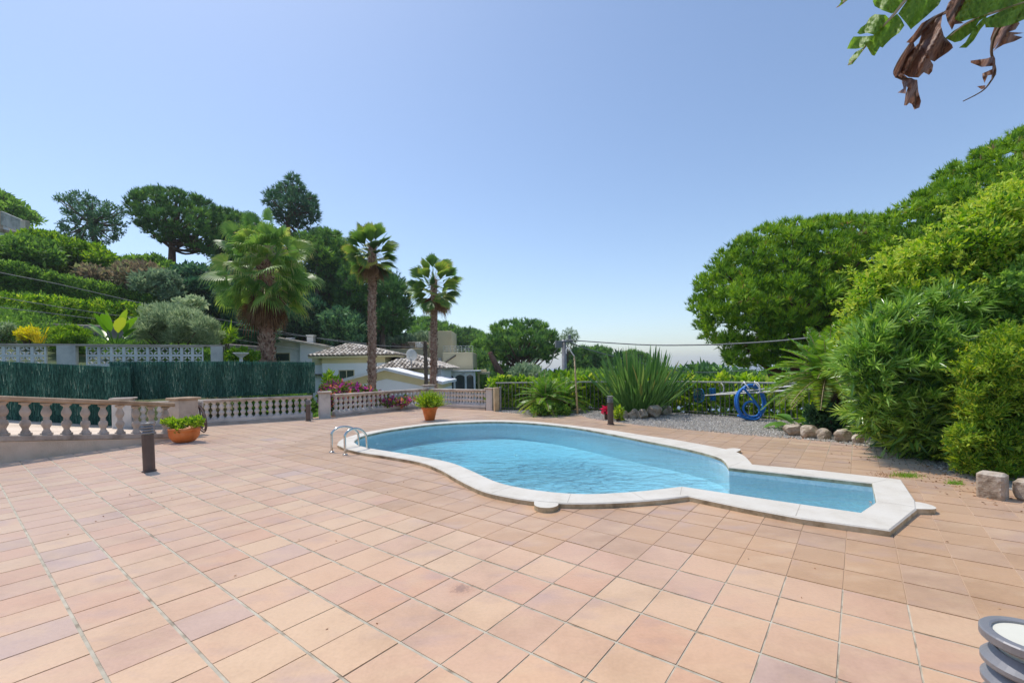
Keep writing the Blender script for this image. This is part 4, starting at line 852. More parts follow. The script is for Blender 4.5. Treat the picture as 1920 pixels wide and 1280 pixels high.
#PART4
# ------------------------------------------------------------------ palms
def fan_palm(label, base, top, r0, nleaf, Lp_, Lb, mat, seed, dry=14, low=-1.0, r1=None, lean=None, group="tall fan palms beyond the balustrade", shag=.7, spread=.5, wild=0, fan=1.75):
    rg = np.random.default_rng(seed); base, top = Vector(base), Vector(top); t = thing("fan_palm", base, label, "palm tree", group)
    r1 = r1 or r0 * .8; H_ = (top - base).length; m_ = MB(); n = 26; pts = [base.lerp(top, i / n) + Vector((.02 * math.sin(i), 0, 0)) for i in range(n + 1)]
    rad = [r0 + (r1 - r0) * (i / n) + (.12 * r0 if i == 0 else 0) + .02 * r0 * math.sin(i * 2.4) for i in range(n + 1)]
    m_.add(*tube(pts, rad, 14))
    # old leaf bases: stubby upward flakes
    k = int(H_ * 130 * (r0 / .25)); f = rg.uniform(0, 1, k); a = rg.uniform(0, 6.28, k); rr = r0 + (r1 - r0) * f
    P = np.array(base)[None] * (1 - f[:, None]) + np.array(top)[None] * f[:, None] + np.stack([np.cos(a) * rr * .97, np.sin(a) * rr * .97, 0 * a], 1)
    D = unit(np.stack([np.cos(a), np.sin(a), np.full(k, 1.5)], 1) + rg.normal(0, .25, (k, 3))); leaves(m_, P, D, r0 * rg.uniform(.35, .8, k), r0 * .28, rg.uniform(0, 1, k), .1)
    m_.build("trunk", MT['palmtrunk'], t)
    cr_, dr = MB(), MB(); pet = MB()
    for i in range(nleaf + dry):
        isdry = i >= nleaf
        if isdry: el = rg.uniform(-1.45, -1.0); az = rg.uniform(0, 6.28)
        else:
            u_ = (i + .5) / nleaf; el = math.asin(max(-.999, min(.999, 1 - (1 - low) * u_ ** .9))) ; az = i * 2.39996 + rg.normal(0, .2)
        d = Vector((math.cos(az) * math.cos(el), math.sin(az) * math.cos(el), math.sin(el)))
        s0 = top + Vector((0, 0, -spread * (1 - math.sin(el)))) ; lp_ = Lp_ * rg.uniform(.8 - .35 * wild, 1.1 + .15 * wild) * (.6 if isdry else 1)
        end = s0 + d * lp_ + Vector((0, 0, -.10 * lp_ * math.cos(el)))
        pet.add(*tube([s0, s0.lerp(end, .5) + Vector((0, 0, .04 * lp_)), end], [.022, .016, .01], 4))
        dd = (end - s0).normalized(); side = dd.cross(Vector((0, 0, 1)));
        if side.length < .05: side = Vector((1, 0, 0))
        side.normalize(); up = side.cross(dd); roll = rg.normal(0, .6 + .25 * wild); side, up = side * math.cos(roll) + up * math.sin(roll), up * math.cos(roll) - side * math.sin(roll)
        ns = 26; lb = Lb * rg.uniform(.85, 1.1); base_v = rg.uniform(.15, .75) if not isdry else 0
        if not isdry and el < -.5 and rg.uniform() < .35: base_v = .95
        V = []; F = []; A = []
        for q in range(ns):
            an = (q / (ns - 1) - .5) * 2 * fan; ds = dd * math.cos(an) + side * math.sin(an) + up * (.12 + (.3 if wild == 0 else .1))
            ll = lb * (1 - .28 * abs(an) / fan) * rg.uniform(.92, 1.05); wv = side * math.cos(an) - dd * math.sin(an); w0 = lb * .036 * (.45 + .55 * fan / 1.75)
            g = shag if not isdry else 1.2
            p1 = end + ds * ll * .5 + up * (.02); p2 = end + ds * ll * .82 + Vector((0, 0, -g * ll * .12)); p3 = end + ds * ll * .97 + Vector((0, 0, -g * ll * .42 * rg.uniform(.5, 1.2)))
            b0_ = len(V); V += [end, p1 - wv * w0, p1 + wv * w0 + up * .015, p2 - wv * w0 * .7, p2 + wv * w0 * .7, p3]
            F += [(b0_, b0_ + 1, b0_ + 2), (b0_ + 1, b0_ + 3, b0_ + 4, b0_ + 2), (b0_ + 3, b0_ + 5, b0_ + 4)]; c = base_v + rg.normal(0, .07)
            A += [c, c, min(1, c + .25)]
        tgt = dr if isdry else cr_
        # triangles and quads are stored apart
        tri = [i2 for i2, f_ in enumerate(F) if len(f_) == 3]; qd = [i2 for i2, f_ in enumerate(F) if len(f_) == 4]
        tgt.add(V, np.array([F[i2] for i2 in tri]), np.clip(np.array([A[i2] for i2 in tri]), 0, 1)); 
        tgt.n -= len(V); tgt.v.pop(); tgt.add(V, np.array([F[i2] for i2 in qd]), np.clip(np.array([A[i2] for i2 in qd]), 0, 1))
    cr_.build("fronds", MT[mat], t); pet.build("leaf_stalks", MT['bamboo'], t)
    if dry: dr.build("dry_fronds", MT['dryleaf'], t)
    return t
p_top = W(497, 490, 18); p_b = W(501, 700, 18); p_b.z = h1(p_b.x, 18) - .2
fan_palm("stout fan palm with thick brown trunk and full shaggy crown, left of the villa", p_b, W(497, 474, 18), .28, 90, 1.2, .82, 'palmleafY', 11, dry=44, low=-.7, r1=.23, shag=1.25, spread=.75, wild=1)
a_ = W(695, 735, 24); a_.z = h1(a_.x, 24) - .2
fan_palm("taller of the two slim fan palms, its trunk rising in front of the villa roof", a_, W(698, 462, 24), .21, 52, .62, 1.0, 'palmleaf', 5, dry=8, low=-.9, r1=.2, shag=.35, spread=.3, fan=.68)
a_ = W(810, 735, 26); a_.z = h1(a_.x, 26) - .2
fan_palm("shorter of the two slim fan palms, its trunk rising before the beige house", a_, W(814, 524, 26), .2, 50, .75, 1.05, 'palmleaf', 8, dry=8, low=-.9, r1=.18, shag=.4, spread=.3, fan=.68)
a_ = W(801, 735, 25.5); a_.z = h1(a_.x, 25.5) - .2; tp = W(797, 640, 25.5)
t = thing("dead_trunk", a_, "bare grey dead palm trunk just left of the shorter slim fan palm", "dead tree"); m_ = MB(); m_.add(*tube([a_, a_.lerp(tp, .5), tp], [.13, .11, .1], 9)); rg = np.random.default_rng(4); n = 300; f = rg.uniform(0, 1, n)[:, None]; an = rg.uniform(0, 6.28, n)
P = np.array(a_) * (1 - f) + np.array(tp) * f + np.stack([np.cos(an) * .11, np.sin(an) * .11, 0 * an], 1); leaves(m_, P, unit(np.stack([np.cos(an), np.sin(an), np.full(n, 2.)], 1)), .09, .05, rg.uniform(0, 1, n)); m_.build("trunk", MT['bark'], t)

# ------------------------------------------------------------------ pinnate cycads and strelitzias
def cycad(label, base, th, r, nf, Lf, seed, trunk=.2, flatten=0.0, name="cycad", asym=None):
    rg = np.random.default_rng(seed); base = Vector(base); t = thing(name, base, label, "cycad", "cycads in the gravel bed"); top = base + Vector((0, 0, th))
    m_ = MB(); m_.add(*tube([base - Vector((0, 0, .1)), base.lerp(top, .5), top], [trunk * 1.05, trunk, trunk * .8], 12)); k = 260; f = rg.uniform(0, 1, k); a = rg.uniform(0, 6.28, k)
    P = np.array(base) + np.stack([np.cos(a) * trunk * .95, np.sin(a) * trunk * .95, f * th], 1); leaves(m_, P, unit(np.stack([np.cos(a), np.sin(a), np.full(k, 1.1)], 1)), .09, .06, .3); m_.build("trunk", MT['bark'], t)
    lf, rc = MB(), MB()
    for i in range(nf):
        u_ = (i + .5) / nf; el = 1.35 - 1.75 * u_ + rg.normal(0, .06); az = i * 2.39996 + rg.normal(0, .1); L_ = Lf * rg.uniform(.85, 1.08)
        d = Vector((math.cos(az) * math.cos(el), math.sin(az) * math.cos(el), math.sin(el))); pts = []
        for q in range(9):
            s = q / 8; pts.append(top + d * (L_ * s) + Vector((0, 0, -.30 * L_ * s * s * math.cos(el) + .10 * L_ * s * (1 - s))))
        rc.add(*tube(pts, [.012 * (1 - .7 * q / 8) for q in range(9)], 4))
        n = 40; P = []; D = []; Ls = []; 
        for q in range(n):
            s = .12 + .87 * q / (n - 1); x = s * 8; i0 = min(7, int(x)); p = pts[i0].lerp(pts[i0 + 1], x - i0); tg = (pts[i0 + 1] - pts[i0]).normalized(); sd_ = tg.cross(Vector((0, 0, 1))).normalized(); upv = sd_.cross(tg)
            ll = L_ * .20 * math.sin(math.pi * (s * .85 + .12)) ** .6
            for sg in (-1, 1): P.append(p); D.append((sd_ * sg + tg * .55 + upv * .22).normalized()); Ls.append(ll)
        c = rg.uniform(.3, .7) + (.25 if u_ > .8 else 0); leaves(lf, np.array(P), np.array(D), np.array(Ls), .023, np.clip(rg.normal(c, .08, len(P)), 0, 1), .05)
    lf.build("fronds", MT['cycad'], t); rc.build("leaf_ribs", MT['bamboo'], t); return t
cycad("low cycad nearest the end pillar of the balustrade, with a shrub at its foot", G(1022, 777), .45, .3, 46, .95, 1, .14)
cycad("smaller cycad leaning to the right, just left of the bamboo cane", G(1062, 774) + Vector((0, .3, 0)), .42, .3, 36, .85, 2, .12)
cycad("large cycad on a thick dark trunk beside the flowering hedge on the right", W(1552, 815, 8.9).xyz * 1 if False else Vector((W(1552, 815, 8.9).x, 8.9, 0)), 1.12, .4, 84, 1.15, 3, .19)
cycad("bright low cycad fronds poking out under the flowering hedge, beside the stone block", Vector((G(1830, 880).x + .35, G(1830, 880).y + .35, .2)), .35, .2, 18, .62, 4, .09)
def strap_clump(label, base, n, Hh, spread, seed, mat='strel', name="bird_of_paradise"):
    rg = np.random.default_rng(seed); base = Vector(base); t = thing(name, base, label, "plant"); st, lf = MB(), MB()
    for i in range(n):
        az = rg.uniform(0, 6.28); rr = spread * math.sqrt(rg.uniform(0, 1)) * .38; s0 = base + Vector((math.cos(az) * rr, math.sin(az) * rr, 0)); tilt = rg.uniform(.02, 1.0) ** 1.0 * .92 * (rr / (spread * .38)) ** .5
        az2 = az + rg.normal(0, .5); L_ = Hh * rg.uniform(.62, 1.12) * (1 - .18 * tilt); d = Vector((math.cos(az2) * math.sin(tilt), math.sin(az2) * math.sin(tilt), math.cos(tilt)))
        e = s0 + d * L_ * .62; st.add(*tube([s0, s0.lerp(e, .5) + Vector((0, 0, .03)), e], [.012, .011, .009], 4))
        side = d.cross(Vector(rg.normal(0, 1, 3))).normalized(); upv = side.cross(d); bl = L_ * .42; w_ = rg.uniform(.018, .034); V = []; A = rg.uniform(.1, .75); A = .95 if rg.uniform() < .06 else A
        prof = [(0, .2), (.2, .8), (.45, 1), (.7, .75), (.9, .3), (1, .02)]
        for s, wq in prof:
            c = e + d * bl * s - Vector((0, 0, 1)) * (.10 * bl * s * s * math.sin(tilt)); V += [c - side * w_ * wq + upv * w_ * wq * .5, c, c + side * w_ * wq + upv * w_ * wq * .5]
        F = [(k * 3 + j, k * 3 + j + 1, k * 3 + j + 4, k * 3 + j + 3) for k in range(5) for j in range(2)]; lf.add(V, np.array(F), float(A))
    lf.build("blades", MT[mat], t); st.build("leaf_stalks", MT[mat], t); return t
bc = G(1206, 783); strap_clump("large clump of strap-leaved bird of paradise ringed by rocks in the gravel", bc + Vector((.05, .6, 0)), 400, 1.78, 1.4, 4)
# broad low leaves under the big cycad
def broad_plant(label, base, n, L_, seed, mat='bright', tilt0=.35, wid=.17, name="broad_leaf_plant", up=.0):
    rg = np.random.default_rng(seed); base = Vector(base); t = thing(name, base, label, "plant"); lf, st = MB(), MB()
    for i in range(n):
        az = i * 2.4 + rg.normal(0, .3); tilt = tilt0 + rg.uniform(0, .9); d = Vector((math.cos(az) * math.sin(tilt), math.sin(az) * math.sin(tilt), math.cos(tilt))); l = L_ * rg.uniform(.7, 1.1); e = base + d * l * .45
        st.add(*tube([base, base.lerp(e, .5) + Vector((0, 0, .02)), e], [.016, .013, .01], 5)); side = d.cross(Vector((0, 0, 1))).normalized(); upv = side.cross(d); w_ = l * wid; V = []
        prof = [(0, .1), (.12, .7), (.3, 1), (.55, .95), (.78, .65), (.93, .25), (1, .02)]
        for s, wq in prof:
            c = e + d * l * .62 * s - Vector((0, 0, 1)) * (.22 * l * s * s * math.sin(tilt)); V += [c - side * w_ * wq + upv * w_ * wq * .35, c, c + side * w_ * wq + upv * w_ * wq * .35]
        F = [(k * 3 + j, k * 3 + j + 1, k * 3 + j + 4, k * 3 + j + 3) for k in range(6) for j in range(2)]; lf.add(V, np.array(F), float(rg.uniform(.3, .9)))
    lf.build("leaves", MT[mat], t, True); st.build("leaf_stalks", MT['midleaf'], t); return t
cb_ = G(1530, 808); broad_plant("broad low green leaves under the large cycad, behind the rocks", cb_ + Vector((-.05, .35, 0)), 16, .75, 3, 'cycad', .7, .2)
gq = W(215, 640, 17); gz_ = h1(gq.x, 17)
broad_plant("light green giant strelitzia behind the white garden wall, left of the grey-green round shrub", (gq.x, 17, gz_ + .2), 14, 1.75, 9, 'cycad', .12, .09)

# ------------------------------------------------------------------ rocks
ICO3 = None
def rock(label, c, s, seed, group=None, sink=.15):
    import bmesh
    bm = bmesh.new(); bmesh.ops.create_icosphere(bm, subdivisions=3, radius=1); rg = np.random.default_rng(seed); off = Vector(rg.uniform(-20, 20, 3)); planes = [(Vector(rdir(1, rg)[0]), rg.uniform(.62, .9)) for _ in range(7)]
    for v in bm.verts:
        for nn_, dd in planes:
            x = v.co.dot(nn_)
            if x > dd: v.co -= nn_ * (x - dd)
        v.co *= 1 + .16 * noise.noise(v.co * 1.6 + off) + .06 * noise.noise(v.co * 4 + off)
        v.co = Vector((v.co.x * s[0], v.co.y * s[1], v.co.z * s[2]))
    m_ = MB(); m_.add([(v.co.x + c[0], v.co.y + c[1], v.co.z + c[2] + s[2] * (1 - sink) * .8) for v in bm.verts], [tuple(v.index for v in f.verts) for f in bm.faces]); bm.free()
    o = m_.build("rock", MT['rock']); return tag(o, label, "rock", group)
for i, (x, y, s, l) in enumerate([(1158,783,.13,"small brown rock partly behind the far bollard light"),(1171,785,.17,"ochre rock beside the far bollard light"),(1189,785,.2,"rounded grey rock, second right of the far bollard light"),(1206,785.5,.2,"pale rounded rock in the middle of the ring below the strap-leaved clump"),(1228,784,.27,"widest pale rock below the strap-leaved clump"),(1250,779,.24,"upright brown and grey rock at the right end of the ring below the strap-leaved clump")]):
    q = G(x, y); s *= .8; rock(l, (q.x, q.y + .05, 0), (s, s * .8, s * 1.0), i + 3, "rocks around the strap-leaved clump")
for i, (x, y, s, l) in enumerate([(1494,818,.26,"rock at the left end of the border under the large cycad"),(1524,823,.24,"flat light rock, second from the left under the large cycad"),(1551,825,.2,"pale upright rock right of the flat one under the large cycad"),(1588,829,.22,"dark brown rock in shade near the large cycad trunk"),(1615,833,.16,"small rock at the edge of the hedge shade")]):
    q = G(x, y); s *= .72; rock(l, (q.x, q.y + .1, 0), (s, s * .8, s * .85), i + 23, "rocks under the large cycad")
q = G(1886, 940); t = thing("stone_block", (q.x, q.y + .1, 0), "upright rough stone block at the end of the terrace edge on the right", "stone block"); m_ = MB(); m_.add(*box((q.x, q.y + .12, -.02), (.17, .2, .28), .5, .02)); bo = m_.build("block", MT['rock'], t)
rock("white rock right of the stone block at the picture edge", (q.x + .23, q.y + .02, .03), (.12, .1, .13), 77)
q = G(1915, 935)
rock("low reddish rock at the foot of the stone block", (q.x + .02, q.y - .12, -.02), (.1, .07, .05), 78)
# ------------------------------------------------------------------ houses
def extr(mb, poly, y0, y1):  # poly in XZ, extruded in Y
    n = len(poly); V = [(x, y0, z) for x, z in poly] + [(x, y1, z) for x, z in poly]; F = [tuple(range(n)), tuple(range(2 * n - 1, n - 1, -1))] + [(i, n + i, n + (i + 1) % n, (i + 1) % n) for i in range(n)]; mb.add(V, F)
def roof_face(mb, base_mb, eL, eR, aL, aR, rad=.11, pitch=.3, seed=0):
    """barrel tiles between an eave line eL-eR and a ridge line aL-aR"""
    eL, eR, aL, aR = map(Vector, (eL, eR, aL, aR)); rg = np.random.default_rng(seed); nrm = (eR - eL).cross(aL - eL)
    if nrm.length < 1e-6: nrm = (eR - eL).cross(aR - eL)
    nrm.normalize();
    if nrm.z < 0: nrm = -nrm
    base_mb.add([eL, eR, aR, aL] if (aR - aL).length > .01 else [eL, eR, aL], [(0, 1, 2, 3)] if (aR - aL).length > .01 else [(0, 1, 2)])
    ex = (eR - eL); L = ex.length; ex.normalize(); upd = nrm.cross(ex); 
    if upd.z < 0: upd = -upd
    hl = (aL - eL).dot(upd); xl = (aL - eL).dot(ex); xr = (aR - eL).dot(ex); n = int(L / pitch)
    for i in range(n + 1):
        x = (i + .5) * L / (n + 1); h = hl
        if x < xl: h = hl * x / max(xl, 1e-6)
        elif x > xr: h = hl * (L - x) / max(L - xr, 1e-6)
        if h < .1: continue
        nt_ = max(1, int(h / .42)); 
        for k in range(nt_):
            s0, s1 = k * h / nt_, (k + 1) * h / nt_ + .03; V = []
            for s, r in ((s0, rad * 1.1), (s1, rad * .85)):
                for q in range(6):
                    a = math.pi * q / 5; V.append(eL + ex * (x + r * math.cos(a)) + upd * s + nrm * (r * math.sin(a) + .01 + (.02 if s == s0 else 0)))
            mb.add(V, np.array([(q, q + 1, q + 7, q + 6) for q in range(5)] ), float(rg.uniform(0, 1)))
            mb.add([V[q] for q in range(6)], [(0, 1, 2, 3, 4, 5)], .0)
def win(parent, c, w_, h_, y, d=.12, mull=1, frame='beige'):
    f = MB(); x, z = c
    for (a, b, cc, dd) in ((x - w_/2 - .06, x - w_/2, z - h_/2 - .06, z + h_/2 + .06), (x + w_/2, x + w_/2 + .06, z - h_/2 - .06, z + h_/2 + .06), (x - w_/2, x + w_/2, z - h_/2 - .06, z - h_/2), (x - w_/2, x + w_/2, z + h_/2, z + h_/2 + .06)): extr(f, [(a, cc), (b, cc), (b, dd), (a, dd)], y - .04, y + .02)
    for k in range(mull): xx = x - w_/2 + w_ * (k + 1) / (mull + 1); extr(f, [(xx - .03, z - h_/2), (xx + .03, z - h_/2), (xx + .03, z + h_/2), (xx - .03, z + h_/2)], y - .03, y + .01)
    wo = f.build("window", MT[frame], parent); g = MB(); extr(g, [(x - w_/2, z - h_/2), (x + w_/2, z - h_/2), (x + w_/2, z + h_/2), (x - w_/2, z + h_/2)], y - .015, y - .005); go = g.build("pane", MT['glass'], wo); return wo
def XZ(px, py, Y): q = W(px, py, Y); return (q.x, q.z)
pb_ = MB(); pb_.add([(-12, 18.6, -1.5), (1.5, 18.6, -1.9), (1.5, 26.9, -1.9), (-12, 26.9, -1.5)], [(0, 1, 2, 3)]); tag(pb_.build('bounce_paving', MT['concrete_l']), kind='structure')  # added pale sheet, mostly out of view, bounces sunlight onto the villa walls
# white flat-topped house
Y = 38; t = thing("white_house", (XZ(560, 690, Y)[0], Y, -2), "white house with a gently sloping roof edge and small chimneys, right of the stout palm", "house")
m_ = MB(); a, b, c_ = XZ(505, 633, Y), XZ(566, 643, Y), XZ(566, 790, Y); extr(m_, [a, b, c_, (a[0], c_[1])][::-1], Y, Y + 7); m_.build("wall", MT['whitewall'], t)
m_ = MB(); a, b = XZ(567, 643, Y), XZ(625, 652, Y); extr(m_, [(a[0] + .01, a[1]), b, (b[0], c_[1]), (a[0] + .01, c_[1])][::-1], Y - .5, Y + 6); m_.build("wing_wall", MT['whitewall'], t)
m_ = MB(); a, b = XZ(500, 632, Y), XZ(640, 655, Y); extr(m_, [(a[0], a[1] + .01), (b[0], b[1] + .01), (b[0], b[1] + .16), (a[0], a[1] + .14)][::-1], Y - .9, Y + 7.5); m_.build("roof", MT['rooftile'], t)
win(t, XZ(530, 669.5, Y), 1.15, .62, Y, mull=0)
for px0, px1, py0, py1 in ((577.5, 589.5, 626, 644), (541, 549, 631, 637)):
    m_ = MB(); a, b = XZ(px0, py0, Y + 1), XZ(px1, py1, Y + 1); m_.add(*box(((a[0] + b[0]) / 2, Y + 1, b[1] - .3), (b[0] - a[0], .5, a[1] - b[1] + .1), 0)); m_.add(*box(((a[0] + b[0]) / 2, Y + 1, a[1] - .2), (b[0] - a[0] + .12, .62, .1), 0)); m_.build("chimney", MT['whitewall'], t)
# villa with barrel tile roofs
Y = 33; t = thing("villa", (XZ(680, 700, Y)[0], Y, -3), "white and cream villa with clay barrel tile hip roofs behind the slim palms", "house")
x0, z0 = XZ(604, 680, Y); x1, _ = XZ(722, 680, Y); zb = -4.5; zt = XZ(650, 669, Y)[1]
m_ = MB(); extr(m_, [(x0, zb), (x1, zb), (x1, XZ(650, 681, Y)[1]), (x0, XZ(604, 681, Y)[1])][::-1], Y, Y + 6); m_.build("wall", MT['whitewall'], t)
m_ = MB(); extr(m_, [(x0 - .02, XZ(604, 681, Y)[1] + .003), (x1 + .02, XZ(650, 681, Y)[1] + .003), (x1 + .02, zt - .02), (x0 - .02, zt - .02)][::-1], Y - .02, Y + 6.02); m_.build("cream_band", MT['cream'], t)
m_ = MB(); xr, _ = XZ(586, 690, Y + 1.2); extr(m_, [(xr, zb), (x0 + .5, zb), (x0 + .5, XZ(590, 684, Y + 1)[1]), (xr, XZ(590, 684, Y + 1)[1])][::-1], Y + 1.2, Y + 6); m_.build("recessed_wall", MT['whitewall'], t)
m_ = MB(); extr(m_, [(xr - .02, XZ(590, 684, Y + 1)[1] + .003), (x0 + .5, XZ(590, 684, Y + 1)[1] + .003), (x0 + .5, zt - .03), (xr - .02, zt - .03)][::-1], Y + 1.18, Y + 6); m_.build("cream_recess", MT['cream'], t)
m_ = MB(); extr(m_, [XZ(586, 703, Y + 1), XZ(604, 703, Y + 1), XZ(604, 701, Y + 1), XZ(586, 701, Y + 1)], Y + .7, Y + 1.3); m_.build("ledge", MT['roofdark'], t)
win(t, XZ(650, 703, Y), 1.05, .66, Y, mull=1)
rt, ru = MB(), MB(); e0, e1 = W(576, 668, Y - .5), W(722, 666.5, Y - .5); ap0, ap1 = W(655, 644, Y + 3), W(740, 667, Y + 3); e1 = Vector((e1.x + .3, e1.y, e0.z)); ap = Vector((ap0.x, Y + 3, ap0.z))
roof_face(rt, ru, e0, (W(745, 668, Y - .5).x, e0.y, e0.z), ap, ap, seed=1); bk0, bk1 = Vector((e0.x, Y + 6.5, e0.z)), Vector((W(745, 668, Y - .5).x, Y + 6.5, e0.z))
roof_face(rt, ru, bk0, e0, ap, ap, seed=2); roof_face(rt, ru, (bk1.x, Y - .5, e0.z), bk1, ap, ap, seed=3); roof_face(rt, ru, bk1, bk0, ap, ap, seed=4)
o = ru.build("roof", MT['roofdark'], t); rt.build("barrel_tiles", MT['rooftile'], o); m_ = MB(); zz = e0.z - .1; m_.add(*box(((e0.x + bk1.x) / 2, Y + 3, zz - .04), (bk1.x - e0.x - .1, 6.9, .13), 0)); m_.build("eave", MT['cream'], t)
# middle hip roof and the long slope to the right
Y2 = 30; rt, ru = MB(), MB(); eL, eR = W(700, 694, Y2), W(800, 690, Y2); ap = W(750, 673, Y2 + 2.6); eL.z = eR.z = (eL.z + eR.z) / 2; eR = Vector((eR.x + .4, eR.y, eR.z))
roof_face(rt, ru, eL, eR, ap, ap, seed=5); b0_, b1_ = Vector((eL.x, Y2 + 5.2, eL.z)), Vector((eR.x, Y2 + 5.2, eL.z)); roof_face(rt, ru, b0_, eL, ap, ap, seed=6); roof_face(rt, ru, eR, b1_, ap, ap, seed=7)
o = ru.build("roof", MT['roofdark'], t); rt.build("barrel_tiles", MT['rooftile'], o)
m_ = MB(); extr(m_, [(eL.x + .4, zb), (eR.x - .3, zb), (eR.x - .3, eL.z - .02), (eL.x + .4, eL.z - .02)][::-1], Y2 + .5, Y2 + 5); m_.build("wall", MT['cream'], t)
Y3 = 32; rt, ru = MB(), MB(); eL, eR = W(742, 692, Y3), W(838, 694, Y3); eR.z = eL.z = W(838, 691, Y3).z; a0, a1 = W(722, 665, Y3 + 4), W(775, 674, Y3 + 4); a1.z = a0.z
roof_face(rt, ru, eL, eR, (a0.x, a0.y, a0.z), (a1.x, a1.y, a0.z), seed=8); roof_face(rt, ru, eR, (eR.x, Y3 + 8, eR.z), a1, a1, seed=9); o = ru.build("roof", MT['roofdark'], t); rt.build("barrel_tiles", MT['rooftile'], o)
m_ = MB(); extr(m_, [(eL.x + .4, zb), (eR.x - .5, zb), (eR.x - .5, eL.z - .02), (eL.x + .4, eL.z - .02)][::-1], Y3 + .6, Y3 + 7); m_.build("wall", MT['whitewall'], t)
# front gable
Y4 = 27; G0, G1, G2_ = XZ(636, 716, Y4), XZ(724, 693, Y4), XZ(822, 716, Y4); m_ = MB()
extr(m_, [(G0[0], zb), (G2_[0], zb), (G2_[0], G2_[1] - .45), (G1[0], G1[1] - .55), (G0[0], G0[1] - .45)][::-1], Y4, Y4 + 6); m_.build("gable_wall", MT['whitewall'], t)
m_ = MB(); extr(m_, [(G0[0], G0[1] - .44), (G1[0], G1[1] - .54), (G2_[0], G2_[1] - .44), (G2_[0], G2_[1] - .05), (G1[0], G1[1] - .05), (G0[0], G0[1] - .05)][::-1], Y4 - .02, Y4 + 5.9); m_.build("gable_band", MT['cream'], t)
m_ = MB(); extr(m_, [(G0[0] - .3, G0[1] - .14), (G1[0], G1[1] - .03), (G2_[0] + .3, G2_[1] - .14), (G2_[0] + .3, G2_[1] + .03), (G1[0], G1[1] + .13), (G0[0] - .3, G0[1] + .03)][::-1], Y4 - .45, Y4 + 6.4); m_.build("gable_roof", MT['white_block'], t)
# satellite dish
dc = W(770, 666, 29.5); t = thing("satellite_dish", (dc.x, dc.y, dc.z - .6), "round satellite dish on the villa roof, left of the dead palm trunk", "satellite dish"); m_ = MB(); prof = [(0, 0), (.15, .015), (.3, .06), (.4, .11), (.41, .12), (.3, .075), (.15, .03), (0, .015)]
V, F = lathe(prof, 24); mt_ = Matrix.Translation(dc) @ Matrix.Rotation(R(-80), 4, 'X') @ Matrix.Rotation(.3, 4, 'Y'); m_.add([mt_ @ Vector(v) for v in V], F); m_.build("dish", MT['satellite'], t, True)
m_ = MB(); m_.add(*tube([dc + Vector((0, .1, 0)), dc + Vector((0, .12, -.8))], .03, 6)); m_.add(*tube([dc + Vector((0, -.05, -.35)), dc + Vector((0, -.5, 0))], .015, 5)); m_.build("mount", MT['metal_grey'], t)
# beige house
Y = 44; t = thing("beige_house", (XZ(830, 690, Y)[0], Y, -4), "beige flat-roofed house with a square tower and railed roof terrace behind the shorter slim palm", "house"); zb = -6
def blk(nm, p0, p1, Y0, Y1, mat='beige'):
    a, b = XZ(*p0, Y0), XZ(*p1, Y0); m_ = MB(); m_.add(*box(((a[0] + b[0]) / 2, (Y0 + Y1) / 2, zb), (b[0] - a[0], Y1 - Y0, a[1] - zb), 0, .03)); return m_.build(nm, MT[mat], t)
blk("tower_wall", (803, 621), (848, 700), Y, Y + 4); blk("terrace_wall", (829.5, 661), (887, 700), Y - 2.2, Y + 3); blk("low_wall", (731, 654), (802, 700), Y - .5, Y + 4)
blk("roof_hut_wall", (766, 641), (777, 655), Y + .5, Y + 2.5, 'concrete_l')
m_ = MB(); a, b = XZ(763, 639, Y), XZ(795, 639, Y); m_.add(*box(((a[0] + b[0]) / 2, Y + 1.5, a[1] - .25), (b[0] - a[0], 2.6, .16), 0, .02)); m_.build("roof_slab", MT['concrete'], t)
m_ = MB(); a, b = XZ(731, 655, Y - .5), XZ(765, 655, Y - .5); rg = np.random.default_rng(8)
for k in range(26): x = a[0] + (b[0] - a[0]) * k / 26; m_.add(*box((x + .04, Y + .2, a[1]), (.07, .5, .35 + rg.uniform(0, .35)), 0, .01))
m_.build("stacked_timber", MT['bark'], t)
m_ = MB(); a, b = XZ(778, 641, Y), XZ(800, 650, Y)
for k in range(7): x = a[0] + (b[0] - a[0]) * k / 7; m_.add(*box((x + .08, Y + .1, b[1] - .05), (.12, .3, .35 + .3 * rg.uniform(0, 1)), rg.normal(0, .2), .01))
m_.build("roof_clutter", MT['white_block'], t)
m_ = MB(); a, b = XZ(831, 661, Y - 2.2), XZ(886, 661, Y - 2.2)
for k in range(9): x = a[0] + (b[0] - a[0]) * k / 8; m_.add(*tube([(x, Y - 2.15, a[1]), (x, Y - 2.15, a[1] + .62)], .02, 5))
for z in (.6, .4, .2): m_.add(*tube([(a[0], Y - 2.15, a[1] + z), (b[0], Y - 2.15, a[1] + z)], .018, 5)); m_.add(*tube([(b[0], Y - 2.15, a[1] + z), (b[0], Y + 2.8, a[1] + z)], .018, 5))
m_.build("roof_railing", MT['steel'], t)
m_ = MB(); a, b = XZ(836, 679, Y - 2.2), XZ(855, 666, Y - 2.2); m_.add(*bar((a[0], Y - 2.25, a[1]), (b[0], Y - 2.25, b[1]), .1, .12)); m_.build("stair_rail", MT['bark'], t)
m_ = MB(); a, b = XZ(822, 671, Y), XZ(828, 684, Y); extr(m_, [(a[0], b[1]), (b[0], b[1]), (b[0], a[1]), (a[0], a[1])][::-1], Y - .06, Y + .02); m_.build("wall_cabinet", MT['white_block'], t)
